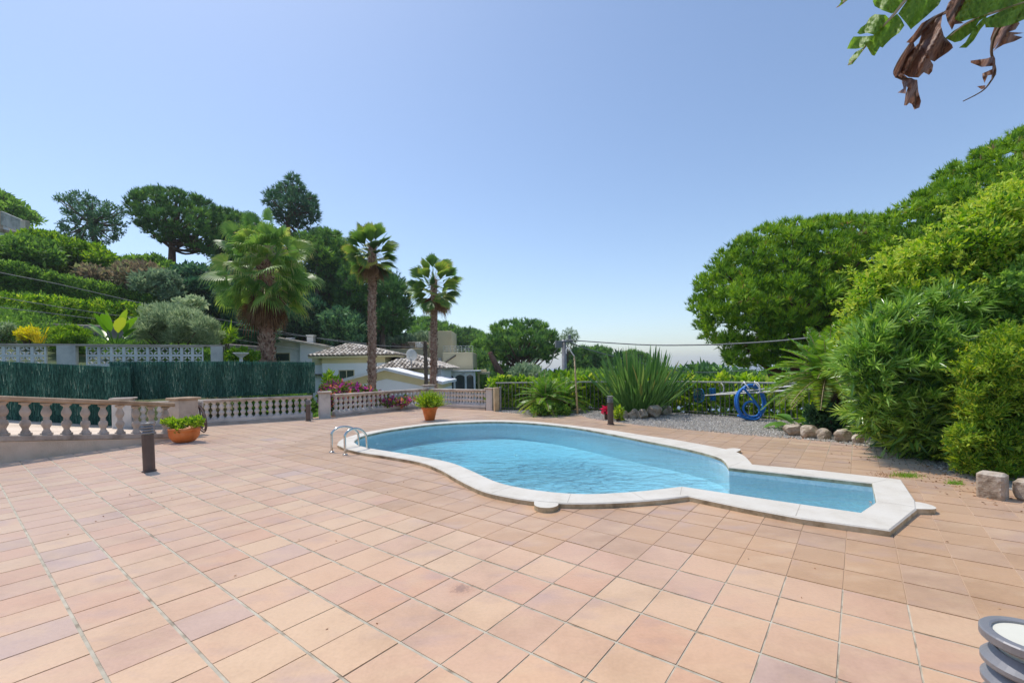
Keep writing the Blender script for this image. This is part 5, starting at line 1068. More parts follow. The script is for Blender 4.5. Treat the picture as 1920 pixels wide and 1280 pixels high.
# conservatory
Y = 38; t = thing("conservatory", (XZ(865, 715, Y)[0], Y, -4), "white framed glass conservatory with arched panes under the beige house", "conservatory"); a, b = XZ(829, 697, Y), XZ(894, 697, Y); z0, z1 = -4, a[1]
m_ = MB(); m_.add(*box(((a[0] + b[0]) / 2, Y + 1.6, z1 - .02), (b[0] - a[0] + .5, 3.8, .12), 0, .02)); m_.build("roof", MT['white_block'], t)
pxs = [834, 852, 873, 889.5]; bars_ = MB()
for p in pxs: x = XZ(p, 700, Y)[0]; bars_.add(*box((x, Y, z0), (.16, .16, z1 - z0 - .03), 0, .01))
bars_.build("posts", MT['white_block'], t)
for p, q in zip(pxs[:-1], pxs[1:]):
    x0, x1 = XZ(p, 700, Y)[0] + .081, XZ(q, 700, Y)[0] - .081; zs = XZ(860, 706, Y)[1]; zp = XZ(860, 702.5, Y)[1]; f = MB(); arc = [(x0 + (x1 - x0) * k / 8, zs + (zp - zs) * math.sin(math.pi * k / 8)) for k in range(9)]
    extr(f, ([(x0, z1 - .03)] + arc + [(x1, z1 - .03)]), Y - .03, Y + .03); w_ = f.build("arched_frame", MT['white_block'], t); g = MB(); extr(g, [(x0, z0), (x1, z0), (x1, zp), (x0, zp)][::-1], Y + .031, Y + .05); g.build("pane", MT['glass'], w_)
t = thing("garden_gazebo", (XZ(908, 715, 40)[0], 40, -4), "small garden pavilion with a flat ochre roof beside the conservatory", "pavilion"); m_ = MB(); a = XZ(907, 697, 40); m_.add(*box((a[0], 40, a[1] - .2), (1.1, 1.1, .22), 0, .02)); m_.add(*box((a[0], 40, a[1] + .02), (.5, .5, .2), 0, .02)); m_.build("roof", MT['beige'], t)
m_ = MB(); 
for dx in (-.45, .45):
    for dy in (-.45, .45): m_.add(*box((a[0] + dx, 40 + dy, -5), (.12, .12, a[1] + 5 - .205), 0, .01))
m_.build("posts", MT['cream'], t)
# house at the top left of the hill
Y = 40; t = thing("hilltop_house", (XZ(10, 430, Y)[0], Y, 12), "house corner with a balustraded terrace among the trees at the top left", "house"); m_ = MB(); a, b = XZ(-60, 432, Y), XZ(16, 424, Y); extr(m_, [(a[0], 9), (b[0], 9), (b[0], b[1]), (a[0], a[1] + 1.2)][::-1], Y, Y + 6); m_.build("wall", MT['whitewall'], t)
m_ = MB(); extr(m_, [XZ(-60, 415, Y), XZ(55, 441, Y), XZ(55, 445, Y), XZ(-60, 422, Y)], Y - .4, Y + 6); m_.build("terrace_slab", MT['rail'], t)
for p0, p1 in (((-4, 398), (5, 425)), ((44, 415), (55, 445))): m_ = MB(); a, b = XZ(*p0, Y), XZ(*p1, Y); m_.add(*box(((a[0] + b[0]) / 2, Y - .1, b[1] - .3), (.45, .4, a[1] - b[1] + .3), 0, .02)); m_.build("pillar", MT['render_wall'], t)
m_ = MB(); a, b = XZ(6, 398, Y), XZ(44, 414, Y); c_, d_ = XZ(6, 423, Y), XZ(44, 438, Y)
for k in range(14): f = k / 13; x = a[0] + (b[0] - a[0]) * f; z1_ = a[1] + (b[1] - a[1]) * f; z0_ = c_[1] + (d_[1] - c_[1]) * f; m_.add(*box((x, Y - .1, z0_), (.1, .1, z1_ - z0_), 0, .01))
m_.add(*bar((a[0], Y - .1, a[1]), (b[0], Y - .1, b[1]), .16, .12)); m_.build("railing", MT['concrete_l'], t)
#PART5
# ------------------------------------------------------------------ hillside vegetation (left)
def wz(px, py, Y): return W(px, py, Y)
# hedges in rows on the slope
hc = []
for i in range(20):
    f = i / 19; x = -50 + 350 * f; yt = 548 + 25 * f; yb = 600 + 8 * f; Y = 21.5 + 2.6 * f
    if x > 262: break
    for k in range(3): hc.append((W(x + rng.normal(0, 3), yt + 12 + (yb - yt - 16) * k / 2, Y + rng.normal(0, .15)), .55 * rng.uniform(.85, 1.15)))
bush("clipped_hedge", "bright green climber-covered hedge above the stone wall, lowest hedge row on the hillside", "hedge", hc, 'hedgeleaf', "hedge rows on the hillside", L=.13, Wd=.07, dens=1.15, core=.8, up=.4, seed=3, vmid=.42)
hc = []
for i in range(34):
    f = i / 33; x = -60 + 390 * f; yt = 487 + (562 - 487) * max(0, (x / 330)) ; yb = yt + 42 - 6 * f; Y = 28 + 4 * f
    for k in range(3): hc.append((W(x + rng.normal(0, 3), yt + 11 + (yb - yt - 14) * k / 2, Y + rng.normal(0, .2)), .62 * rng.uniform(.8, 1.15)))
bush("clipped_hedge", "darker trimmed hedge slanting down to the right, upper hedge row on the hillside", "hedge", hc, 'midleaf', "hedge rows on the hillside", L=.16, Wd=.07, dens=1.2, core=.8, up=.6, seed=4, vmid=.38)
# stone retaining wall
t = thing("stone_wall", W(100, 620, 20.5), "low rough stone retaining wall below the bright hedge row", "stone wall"); m_ = MB(); a, b = W(-80, 600, 20), W(265, 612, 22.5); m_.add(*sweep([Vector((a.x, a.y, a.z - 2.2)), Vector((b.x, b.y, a.z - 2.4))], rsec(.5, 2.2, .05))); m_.build("masonry", MT['stonewall'], t)
t = thing("stone_wall", W(450, 690, 21), "dark mossy stone wall under the stout fan palm, right of the white garden wall", "stone wall"); m_ = MB(); a, b = W(405, 643, 21.5), W(500, 650, 23); m_.add(*sweep([Vector((a.x, a.y, a.z - 2.5)), Vector((b.x, b.y, b.z - 2.5))], rsec(.5, 2.5, .05))); m_.build("masonry", MT['stonewall'], t)
# garden shrubs behind the white wall
def px_bush(label, poly, Y, dh, r, n, mat, name="shrub", cat="shrub", group=None, seed=1, sep=.6, **k):
    cl = fill_px(poly, Y, dh, r, n, seed, .75, sep); return bush(name, label, cat, cl, mat, group, seed=seed, **k)
def ell(cx, cy, rx, ry, n=14): return [(cx + rx * math.cos(2 * math.pi * i / n), cy + ry * math.sin(2 * math.pi * i / n)) for i in range(n)]
px_bush("small bright yellow-leaved bush behind the white garden wall on the left", ell(52, 627, 22, 15), 16.5, .4, .2, 16, 'yellowleaf', L=.07, Wd=.04, dens=1.3, seed=2)
px_bush("rounded green clipped bush between the yellow bush and the light green strelitzia", ell(130, 631, 42, 22), 16.5, .8, .3, 26, 'bright', L=.08, Wd=.02, dens=1.3, seed=3, up=.7, vmid=.4)
px_bush("loose grey-green weeds at the far left end above the white garden wall", ell(8, 622, 30, 18), 17, .6, .25, 18, 'greyleaf', L=.1, Wd=.03, dens=.9, core=.4, seed=4)
px_bush("large round grey-green shrub behind the right end of the white garden wall", [(246,640),(243,610),(252,588),(275,573),(305,568),(345,572),(378,585),(405,605),(418,628),(420,652)], 18, 1.5, .42, 70, 'greyleaf', L=.14, Wd=.022, dens=1.1, core=.7, up=.8, seed=5, vmid=.5)
px_bush("pale variegated bush just above the big grey-green shrub", ell(355, 570, 34, 15), 22, 1, .35, 20, 'greyleaf', L=.14, Wd=.06, dens=1, seed=6, vmid=.75)
px_bush("spiky yellow-green plant right of the big grey-green shrub", ell(422, 632, 18, 18), 18.5, .5, .25, 10, 'bright', L=.3, Wd=.03, dens=.7, core=.3, up=.9, seed=7)
px_bush("green ground plants around the white garden ornament under the stout fan palm", ell(452, 668, 36, 18), 16.2, .5, .22, 24, 'bright', L=.09, Wd=.05, dens=1, core=.6, seed=8)
q = W(452, 668, 15.6); t = thing("birdbath", (q.x, q.y, q.z - .8), "small white stone urn poking above the green screen", "urn"); m_ = MB(); m_.add(*lathe([(0, -.9), (.1, -.9), (.06, -.2), (.05, -.05), (.16, .04), (.24, .1), (.25, .13), (.2, .12), (0, .06)], 18, tuple(q))); m_.build("bowl", MT['white_block'], t, True)
q = W(72, 630, 16); strap_clump("small yellow-striped agave right of the yellow bush", (q.x, 16, q.z - .25), 16, .75, .35, 6, 'yellowleaf', "agave")
# bushes of the middle slope
mid = [("dense dark green shrub mass at the left edge between the hilltop house and upper hedge", [(-60,440),(20,445),(60,440),(105,455),(120,480),(118,500),(60,505),(-60,490)], 32, 'midleaf', .3),
 ("light green bushes below the hilltop house terrace", [(-20,470),(10,448),(40,436),(70,430),(105,438),(140,452),(150,475),(110,478),(60,462),(0,478)], 35.5, 'bright', .45),
 ("light green creeping bush crest in the middle of the slope", [(120,470),(150,452),(185,458),(215,478),(230,500),(200,515),(150,505),(125,495)], 36, 'bright', .5),
 ("mixed green shrubs left of the umbrella pine trunk", [(205,488),(250,480),(300,478),(325,500),(320,540),(260,545),(215,520)], 36, 'midleaf', .45),
 ("brownish dry-looking shrub below the umbrella pine", [(205,510),(225,492),(262,490),(300,500),(318,530),(312,560),(250,550),(210,535)], 33.5, 'brownleaf', .5),
 ("small brownish shrub on the slope above the upper hedge row", [(140,500),(165,495),(190,505),(195,525),(160,528),(142,518)], 33, 'brownleaf', .5),
 ("blue-green rounded shrub below the umbrella pine, right of the brownish shrub", [(248,515),(290,505),(330,510),(345,540),(335,565),(280,560),(250,545)], 32.5, 'greyleaf', .15),
 ("dark evergreen undergrowth between the umbrella pine trunk and the stout fan palm", [(305,508),(350,492),(410,500),(440,515),(445,585),(400,590),(340,575),(310,555)], 35, 'darkleaf', .4)]
for i, (lab, poly, Y, mt, vm) in enumerate(mid): px_bush(lab, poly, Y, 2.0, 1.0, 60, mt, seed=20 + i, L=.26, Wd=.12, dens=1.0, core=.72, vmid=vm, sep=.7)
px_bush("rounded green trees at the far top left above the hilltop house", [(-60,352),(-10,356),(15,362),(35,378),(60,395),(82,412),(75,425),(30,418),(-60,405)], 46, 2.5, 1.3, 50, 'midleaf', "tree_group", "trees", seed=31, L=.32, Wd=.15, dens=1, core=.7, vmid=.5, sep=.7)
# trees on the slope
def tr(label, poly, Y, dh, r, n, mat, base, top, r0, name="tree", cat="tree", group=None, seed=1, sep=.75, nl=14, bark='bark', edge=.62, **k):
    cl = fill_px(poly, Y, dh, r, n, seed, edge, sep); b = W(*base, Y); return tree(name, label, cat, b, W(*top, Y), r0, cl, MT and mat, group, nl, bark, seed, **k)
cl = fill_px([(98,372),(130,357),(165,360),(205,378),(240,392),(238,420),(225,450),(195,462),(150,458),(105,452),(110,420),(115,395)], 42, 3, .85, 60, 5, .7, 1.15)
tree("open_crown_tree", "airy open-crowned tree with sky showing through, left of the umbrella pine", "tree", W(190, 478, 42), W(168, 392, 42), .3, cl, 'darkleaf', None, 30, 'bark', 5, L=.3, Wd=.1, dens=.8, core=0, vmid=.5, jit=.3, cull=.3)
UP = "umbrella pines"
tr("umbrella pine with a dark flat crown on the left hillside", [(236,382),(245,362),(280,350),(320,352),(355,362),(385,372),(412,390),(420,415),(418,450),(400,482),(360,478),(345,455),(310,460),(285,448),(250,420)], 42, 4.2, 1.0, 150, 'pine', (322,510), (322,430), .42, "umbrella_pine", "pine tree", UP, 7, bark='pinebark', style='pine', L=.38, Wd=.065, dens=1.0, core=.72, up=.9, vmid=.42, nl=30, sep=.9, jit=.2, flat=.7)
tr("tall airy pine standing on the skyline behind the stout fan palm", [(545,322),(560,330),(568,350),(588,362),(596,385),(598,412),(585,428),(552,430),(530,425),(512,405),(496,372),(505,355),(530,342)], 52, 3.5, 1.3, 55, 'darkleaf', (560,520), (552,350), .4, "pine", "pine tree", None, 8, bark='pinebark', style='pine', L=.5, Wd=.075, dens=.55, core=.35, up=.5, vmid=.5, nl=30, jit=.25)
TG = "dark evergreen trees behind the palms"
wood = [("dark evergreen crown between the umbrella pine and the stout fan palm", [(400,400),(425,392),(455,400),(480,430),(480,520),(470,580),(430,560),(405,500)], 45, (440,620), 'pine', .45, 'pine'),
 ("bright-topped green tree directly right of the stout fan palm crown", [(548,432),(580,440),(612,428),(640,440),(650,470),(640,500),(600,505),(565,480)], 46, (600,600), 'pine', .6, 'pine'),
 ("tall dark evergreen between the stout palm and the slim palms", [(575,440),(600,425),(620,440),(652,468),(662,520),(655,560),(620,580),(585,560),(580,500)], 48, (620,660), 'pine', .35, 'pine'),
 ("dark rounded evergreen low behind the white house", [(510,560),(545,545),(590,555),(620,580),(628,625),(600,640),(530,632),(505,600)], 43, (570,680), 'darkleaf', .4, 'broad'),
 ("dense dark pine crown behind the taller slim palm", [(640,500),(680,490),(705,520),(722,560),(715,610),(690,640),(655,640),(635,600),(630,545)], 44, (670,690), 'pine', .3, 'pine'),
 ("big dark umbrella pine crown right of the taller slim palm", [(700,525),(725,505),(752,520),(770,555),(773,595),(762,622),(735,632),(700,622),(690,580)], 41, (720,690), 'pine', .28, 'pine'),
 ("olive green bush tree low behind the taller slim palm", [(600,590),(640,575),(672,590),(690,620),(680,655),(640,655),(605,640)], 40, (650,690), 'darkleaf', .6, 'broad'),
 ("grey-green trees low on the slope behind the beige house", [(690,630),(730,622),(775,628),(800,618),(812,640),(800,665),(740,668),(695,668)], 55, (745,700), 'greyleaf', .3, 'broad'),
 ("dark undergrowth trees behind the stout palm trunk", [(405,570),(440,575),(490,560),(520,590),(520,640),(480,650),(430,640),(405,610)], 36, (460,690), 'darkleaf', .4, 'broad')]
wood.append(("continuous dark evergreen backdrop crown behind all the palms", [(405,425),(470,415),(540,435),(600,428),(650,448),(700,505),(745,530),(762,590),(745,640),(680,655),(600,650),(520,640),(420,600),(400,520)], 54, (590,700), 'darkleaf', .5, 'broad'))
for i, (lab, poly, Y, base, mt, vm, st) in enumerate(wood): tr(lab, poly, Y, 3.5, 1.1 if i < 9 else 1.9, 150, mt, base, (base[0], sum(p[1] for p in poly) / len(poly)), .35, "evergreen_tree", "tree", TG, 40 + i, style=st, L=.42 if st == 'pine' else .3, Wd=.075 if st == 'pine' else .14, dens=1.0, core=.75, vmid=vm, up=.75, sep=.86, jit=.2)
# far ridge woods
RG = "pines on the far ridge"
ridge = [("first pine on the far ridge, right of the dark umbrella crown", [(762,600),(785,593),(815,597),(830,612),(822,640),(790,640),(765,625)], 85, (795,670)),
 ("second pine on the far ridge, just left of the shorter slim palm trunk", [(775,615),(800,608),(820,618),(825,650),(790,658),(770,645)], 70, (798,680)),
 ("pine on the far ridge above the beige tower", [(818,603),(840,606),(862,615),(868,632),(850,645),(822,640)], 90, (842,670)),
 ("small far pine right of the beige tower", [(848,618),(880,614),(905,622),(915,645),(890,655),(855,650)], 95, (880,690)),
 ("yellow-green tree between the beige house and the big umbrella pine", [(888,640),(915,632),(930,650),(938,680),(915,700),(890,690)], 62, (915,720)),
 ("lower green tree behind the conservatory", [(880,660),(905,655),(925,680),(930,705),(900,712),(880,700)], 55, (905,730))]
for i, (lab, poly, Y, base) in enumerate(ridge): tr(lab, poly, Y, 5, 2.0, 60, 'pine' if i != 4 else 'midleaf', base, (base[0], sum(p[1] for p in poly) / len(poly)), .35, "far_pine", "pine tree", RG, 60 + i, style='pine', L=.7, Wd=.14, dens=1.0, core=.8, vmid=.6, up=.7, nl=4)
cl = [(W(x, 621 + (x - 820) * .17 + rng.uniform(0, 26), 190 + rng.uniform(-20, 20)), rng.uniform(3.2, 5)) for x in np.linspace(815, 1010, 60)]
fb = MB(); foliage(fb, cl, 'broad', 1.3, .7, 1.0, .85, .7, .6, .62); tag(fb.build("distant_woods", MT['pine']), "hazy distant pine woods forming the far ridge line above the beige house", "woods", kind="stuff")
cl = [(W(x, 716 + rng.uniform(-6, 26), Y), rng.uniform(1.6, 2.6)) for x, Y in zip(rng.uniform(860, 1750, 300), rng.uniform(42, 85, 300))]
fb = MB(); foliage(fb, cl, 'broad', .6, .3, .9, .85, .8, .6, .5); tag(fb.build("valley_woods", MT['pine']), "green treetops in the valley beyond the iron fence", "woods", kind="stuff")
# middle distance trees
tr("umbrella pine with a broad dome crown left of the utility pole", [(908,640),(915,618),(940,602),(975,598),(1010,602),(1035,615),(1050,635),(1052,662),(1030,682),(1000,672),(975,675),(940,682),(918,665)], 48, 4.5, 1.1, 150, 'pine', (984,735), (980,670), .4, "umbrella_pine", "pine tree", UP, 71, bark='pinebark', style='pine', L=.45, Wd=.085, dens=1.0, core=.68, up=.9, vmid=.55, nl=26, sep=.88, jit=.2, flat=.7)
tr("slender wispy tree just behind the top of the utility pole", ell(1068, 632, 18, 17), 44, 1, .45, 26, 'greyleaf', (1062,720), (1066,640), .1, "slender_tree", "tree", None, 72, L=.22, Wd=.05, dens=.5, core=0, vmid=.3, jit=.3)
for i, (lab, poly, Y, base, mt) in enumerate([
 ("yellow-green pine immediately right of the utility pole", [(1058,668),(1075,652),(1100,650),(1125,655),(1135,680),(1128,702),(1090,708),(1060,700)], 58, (1095,735), 'pine'),
 ("rounded pine between the bamboo cane and the strap-leaved clump", [(1105,655),(1125,648),(1145,655),(1155,675),(1152,700),(1120,708),(1105,690)], 66, (1130,735), 'pine'),
 ("farther dark pine behind the left edge of the strap-leaved clump", [(1135,670),(1160,662),(1190,656),(1220,668),(1225,690),(1180,700),(1140,700)], 75, (1180,730), 'pine'),
 ("grey-green bush tree under the dome-crowned umbrella pine", [(960,690),(985,682),(1010,692),(1020,712),(990,725),(955,720)], 40, (988,740), 'greyleaf'),
 ("small round pine low beyond the fence, right of the strap-leaved clump", [(1305,702),(1325,694),(1352,692),(1370,700),(1368,716),(1310,716)], 62, (1335,735), 'pine'),
 ("dark flat pine low beyond the fence under the big umbrella pine", [(1362,704),(1385,694),(1412,697),(1420,714),(1370,716)], 58, (1392,735), 'pine'),
 ("low pines far beyond the fence at the right", [(1420,704),(1450,694),(1490,690),(1530,696),(1560,716),(1430,718)], 60, (1480,735), 'pine'),
 ("far treetops just left of the strap-leaved clump base", [(1060,700),(1090,695),(1130,700),(1140,716),(1070,718)], 40, (1095,735), 'midleaf')]):
    tr(lab, poly, Y, 3.5, 1.2, 60, mt, base, (base[0], sum(p[1] for p in poly) / len(poly)), .25, "valley_tree", "tree", "trees in the valley beyond the iron fence", 80 + i, style='pine' if mt == 'pine' else 'broad', L=.5 if mt == 'pine' else .3, Wd=.1, dens=1.0, core=.75, vmid=.5 + .12 * (i % 3 - 1), up=.7, nl=6)
t = thing("fallen_pine", W(945, 730, 43), "bare brown leaning tree trunk behind the end of the balustrade", "tree trunk"); m_ = MB(); m_.add(*tube(catmull([W(948, 735, 43), W(940, 705, 43), W(928, 680, 43), W(918, 660, 43)], 4), [.45, .42, .4, .38, .36, .34, .32, .3, .28, .26, .24, .22, .2], 8)); m_.build("trunk", MT['pinebark'], t, True)
for i, (lab, px) in enumerate((("slim dark cypress tip left of the two behind the strap-leaved clump", 1156), ("slim dark cypress tip right of its twin behind the strap-leaved clump", 1164))):
    b = W(px, 735, 50); t = thing("cypress", b, lab, "cypress", "cypress tips"); m_ = MB(); cl = [(W(px, 664 + k * 7, 50), .22 + .03 * k) for k in range(9)]; foliage(m_, cl, 'broad', .3, .1, 1.1, .8, 1.2, 1.2, .3); m_.build("crown", MT['darkleaf'], t); m_ = MB(); m_.add(*tube([b, W(px, 680, 50)], .12, 6)); m_.build("trunk", MT['bark'], t)

# ------------------------------------------------------------------ plants around the terrace edge
def creeper(label, pts, h0, h1_, seed, n, name="creeper_hedge", mat='hedgeleaf', **k):
    rg = np.random.default_rng(seed); cl = []
    for a, b in zip(pts[:-1], pts[1:]):
        L = math.dist(a, b); m = max(1, int(L / .32)); d = Vector((b[0] - a[0], b[1] - a[1])).normalized(); nr = Vector((-d.y, d.x))
        for i in range(m):
            f = (i + .5) / m; 
            for z in np.arange(h0, h1_, .3):
                o = .38 + rg.normal(0, .07); cl.append((Vector((a[0] + (b[0] - a[0]) * f + nr.x * o, a[1] + (b[1] - a[1]) * f + nr.y * o, z + rg.normal(0, .06))), rg.uniform(.2, .3)))
    return bush(name, label, "hedge", cl, mat, "creeper hedges behind the iron railing", seed=seed, **k)
creeper("leafy creeper hedge behind the iron railing, left part with the small cycads", [(-.9, 14.9)] + FL[1:3], -.9, .95, 5, 0, L=.11, Wd=.075, dens=1.4, core=.7, vmid=.5)
creeper("leafy creeper hedge behind the iron railing where the blue hose hangs", FL[2:], -.9, .92, 6, 0, L=.1, Wd=.07, dens=1.4, core=.7, vmid=.5)
px_bush("yellow-green leafy bush rising behind the rail, right of the bamboo cane", [(1085,712),(1110,702),(1150,704),(1180,718),(1180,760),(1120,765),(1088,750)], 15.2, .5, .3, 30, 'bright', L=.13, Wd=.1, dens=1, core=.6, seed=91)
px_bush("light green leafy bush right of the end pillar, behind the iron railing", [(935,735),(950,712),(985,712),(1005,730),(1000,765),(945,768)], 15.3, .4, .26, 24, 'bright', L=.12, Wd=.07, dens=1, core=.6, seed=92, vmid=.55)
px_bush("leafy bright bush top directly behind the utility pole base", ell(1052, 715, 24, 16), 15.6, .4, .25, 14, 'bright', L=.13, Wd=.1, dens=1, core=.6, seed=93)
q = G(1010, 779); px_bush("fine-leaved green shrub at the foot of the low cycad", [(993,776),(996,762),(1010,755),(1035,757),(1060,760),(1072,770),(1070,778),(1020,780)], 12.9, .3, .16, 26, 'midleaf', L=.08, Wd=.03, dens=1.1, core=.7, seed=94, vmid=.45)
px_bush("small red-flowering plant behind the far bollard light", ell(1136, 770, 7, 9), 11.6, .12, .08, 8, 'redleaf', L=.05, Wd=.035, dens=1, core=.5, seed=95)
px_bush("small green and yellow plant between the far bollard light and the rocks", ell(1160, 776, 12, 13), 11.3, .15, .1, 10, 'yellowgreen', L=.08, Wd=.03, dens=.8, core=.4, seed=96, vmid=.6)
bg_ = [(596,742),(600,722),(625,713),(660,716),(692,725),(735,739),(790,745),(790,757),(740,765),(680,770),(640,775),(600,770)]
px_bush("purple and orange bougainvillea behind the balustrade right of the square pillar", bg_, 15.4, .55, .3, 70, 'boug', "bougainvillea", "bougainvillea", seed=97, L=.09, Wd=.06, dens=.9, core=.55, vmid=.5, vsp=.36)
px_bush("dark leafy undergrowth around the trunk of the large cycad", [(1505,770),(1530,755),(1590,752),(1612,770),(1610,812),(1560,815),(1520,806)], 8.7, .25, .17, 34, 'darkleaf', L=.09, Wd=.035, dens=1.0, core=.6, seed=110, vmid=.45)
px_bush("light green shrub with tall shoots between the screen and the bougainvillea", ell(620, 716, 14, 18), 16.2, .3, .2, 12, 'bright', L=.12, Wd=.05, dens=.9, core=.4, seed=98, up=1)
px_bush("mixed green plants seen through the long pale balustrade", [(430,750),(590,742),(592,775),(440,790),(400,790)], 15.5, .6, .35, 50, 'midleaf', seed=99, L=.13, Wd=.06, dens=.9, core=.6, vmid=.5)
px_bush("dark shrub seen through the left part of the long pale balustrade", [(372,755),(430,752),(430,792),(375,795)], 14.0, .4, .3, 16, 'brownleaf', seed=100, L=.13, Wd=.06, dens=.9, core=.6, vmid=.5)
# undergrowth over the hillside
n = 420000; uy = 14.5 + 95 * rng.uniform(0, 1, n) ** 1.7; ux = rng.uniform(-1.35, .2, n) * uy; k = ~inpoly(ux, uy, M_) & (ux / uy > -1.3) & (ux / uy < .15) & (uy > 16.5); ux, uy = ux[k], uy[k]
dn = rng.uniform(0, 1, len(ux)) < .9; ux, uy = ux[dn], uy[dn]
uz = H(ux, uy); n = len(ux); hb = .35 + .35 * np.sin(ux * .9) * np.sin(uy * .8 + 1) + .3 * np.sin(ux * .37 + uy * .21); P = np.stack([ux, uy, uz + rng.uniform(0, 1, n) * np.clip(hb, .08, 1)], 1)
m_ = MB(); leaves(m_, P, unit(rng.normal(0, .6, (n, 3)) + np.array([0, 0, .8])), rng.uniform(.2, .5, n) * np.clip(uy / 38, .4, 3), rng.uniform(.06, .16, n) * np.clip(uy / 38, .4, 3), np.clip(rng.normal(.4, .22, n) + .2 * np.sin(ux * .5) * np.cos(uy * .4), 0, 1)); tag(m_.build("undergrowth", MT['midleaf']), "green scrub covering the hillside soil between the trees and hedges", "scrub", kind="stuff")

# ------------------------------------------------------------------ right side: big pines and flowering hedge
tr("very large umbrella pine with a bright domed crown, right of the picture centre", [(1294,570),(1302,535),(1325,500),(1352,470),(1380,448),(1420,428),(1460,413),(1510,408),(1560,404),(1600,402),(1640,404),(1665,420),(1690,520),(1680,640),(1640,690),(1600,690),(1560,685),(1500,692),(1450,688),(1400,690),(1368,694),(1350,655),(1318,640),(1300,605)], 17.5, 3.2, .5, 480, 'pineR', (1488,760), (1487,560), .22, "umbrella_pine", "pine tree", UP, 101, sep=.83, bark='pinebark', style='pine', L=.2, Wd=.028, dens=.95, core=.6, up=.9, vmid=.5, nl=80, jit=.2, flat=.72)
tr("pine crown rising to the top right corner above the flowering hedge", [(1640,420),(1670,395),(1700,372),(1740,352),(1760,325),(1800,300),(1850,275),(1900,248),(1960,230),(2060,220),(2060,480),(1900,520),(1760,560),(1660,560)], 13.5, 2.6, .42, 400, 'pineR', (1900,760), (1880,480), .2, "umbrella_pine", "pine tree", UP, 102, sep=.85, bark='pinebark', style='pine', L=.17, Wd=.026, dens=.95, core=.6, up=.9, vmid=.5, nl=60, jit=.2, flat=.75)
t = thing("leaning_pine", W(1470, 735, 20), "low leaning dark pine trunk and branches under the big umbrella pine", "tree trunk"); m_ = MB()
for pp, r_ in (([(1575,735,15),(1530,712,16.5),(1480,700,17.5),(1440,690,18),(1415,672,18.2)], .12), ([(1500,712,16.6),(1465,706,17),(1440,702,17.3)], .07), ([(1600,720,15),(1570,690,16),(1540,640,17),(1530,600,17.5)], .14)):
    pts = catmull([W(*q) for q in pp], 4); m_.add(*tube(pts, [r_ * (1 - .5 * i / len(pts)) for i in range(len(pts))], 8))
m_.build("trunk", MT['pinebark'], t, True)
def rich_hedge(name, label, poly, Y, dh, r, nn_, mat, seed, vmid=.5, L=.06, Wd=.028, dens=1.0, shoots=260, shl=.3, up=.4, core=.72, lance=False, grp=None, sep=.62):
    cl = fill_px(poly, Y, dh, r, nn_, seed, .6, sep, dome=.45, rv=.4); cen = sum((c[0] for c in cl), Vector()) / len(cl); rg = np.random.default_rng(seed)
    t = thing(name, (cen.x, cen.y, 0), label, "shrub", grp); m_ = MB()
    for i in rg.permutation(len(cl))[:16]:
        c = cl[i][0]; s = Vector((cen.x + (c.x - cen.x) * .35, cen.y + (c.y - cen.y) * .35 + .2, -.05)); m_.add(*tube([s, s.lerp(c, .5) + Vector((0, 0, .1)), c], [.03, .022, .012], 5))
    m_.build("stems", MT['bark'], t, True); fb = MB(); foliage(fb, cl, 'broad', L, Wd, dens, core, .9, up, vmid, .32, .72, .16, rg)
    # arching shoots with paired or whorled leaves
    sh = MB(); tw = MB()
    for i in rg.integers(0, len(cl), shoots):
        c, r_ = cl[i]; u_ = Vector(rdir(1, rg)[0]); u_.y -= .35; u_.z = abs(u_.z) * (1 if not lance else .7) + .1; u_.normalize(); p0 = c + u_ * r_ * .75; ln = shl * rg.uniform(.5, 1.2); dr_ = (u_ + Vector((0, 0, .5)) + Vector(rg.normal(0, .25, 3))).normalized()
        nseg = 9 if not lance else 8; P, D = [], []
        for q in range(nseg):
            s = (q + 1) / nseg; p = p0 + dr_ * ln * s - Vector((0, 0, .35 * ln * s * s)); tg = (dr_ - Vector((0, 0, .7 * s))).normalized()
            for w_ in range(2 if not lance else 3):
                P.append(p); D.append((tg * (.6 if not lance else .9) + Vector(rdir(1, rg)[0]) * .75).normalized())
        tw.add(*tube([p0, p0 + dr_ * ln * .5 - Vector((0, 0, .09 * ln)), p0 + dr_ * ln - Vector((0, 0, .35 * ln))], [.003, .002, .001], 3, False))
        leaves(sh, np.array(P), np.array(D), L * 1.15, Wd * (1 if not lance else .9), np.clip(rg.normal(vmid + .25, .15, len(P)), 0, 1), .12)
    for s_ in (sh,): fb.v += []; 
    o1 = fb.build("foliage", MT[mat], t); sh.build("young_shoots", MT[mat], t); tw.build("twigs", MT['midleaf'], t); return t, cl
RH = "shrubs of the tall hedge on the right"
rich_hedge("flowering_hedge", "tall light green jasmine-like hedge with arching shoots, upper part of the right hedge", [(1568,640),(1585,600),(1600,560),(1625,515),(1650,495),(1690,480),(1720,455),(1760,430),(1800,402),(1840,370),(1880,350),(1960,330),(2120,320),(2120,640),(1900,650),(1780,640),(1720,600),(1660,600),(1610,640),(1600,700),(1585,690)], 7.3, 1.0, .36, 260, 'hedgeleaf', 201, .58, .058, .027, .95, 900, .34, grp=RH)
rich_hedge("oleander", "dark green oleander with long narrow leaves leaning over the terrace on the right", [(1592,690),(1600,655),(1635,610),(1680,575),(1730,560),(1790,555),(1850,580),(1860,640),(1850,700),(1830,760),(1800,820),(1780,870),(1740,868),(1690,850),(1640,822),(1610,800),(1618,760),(1600,735)], 6.7, .75, .3, 200, 'oleander', 202, .42, .15, .022, 1.25, 1300, .26, .45, .68, True, grp=RH)
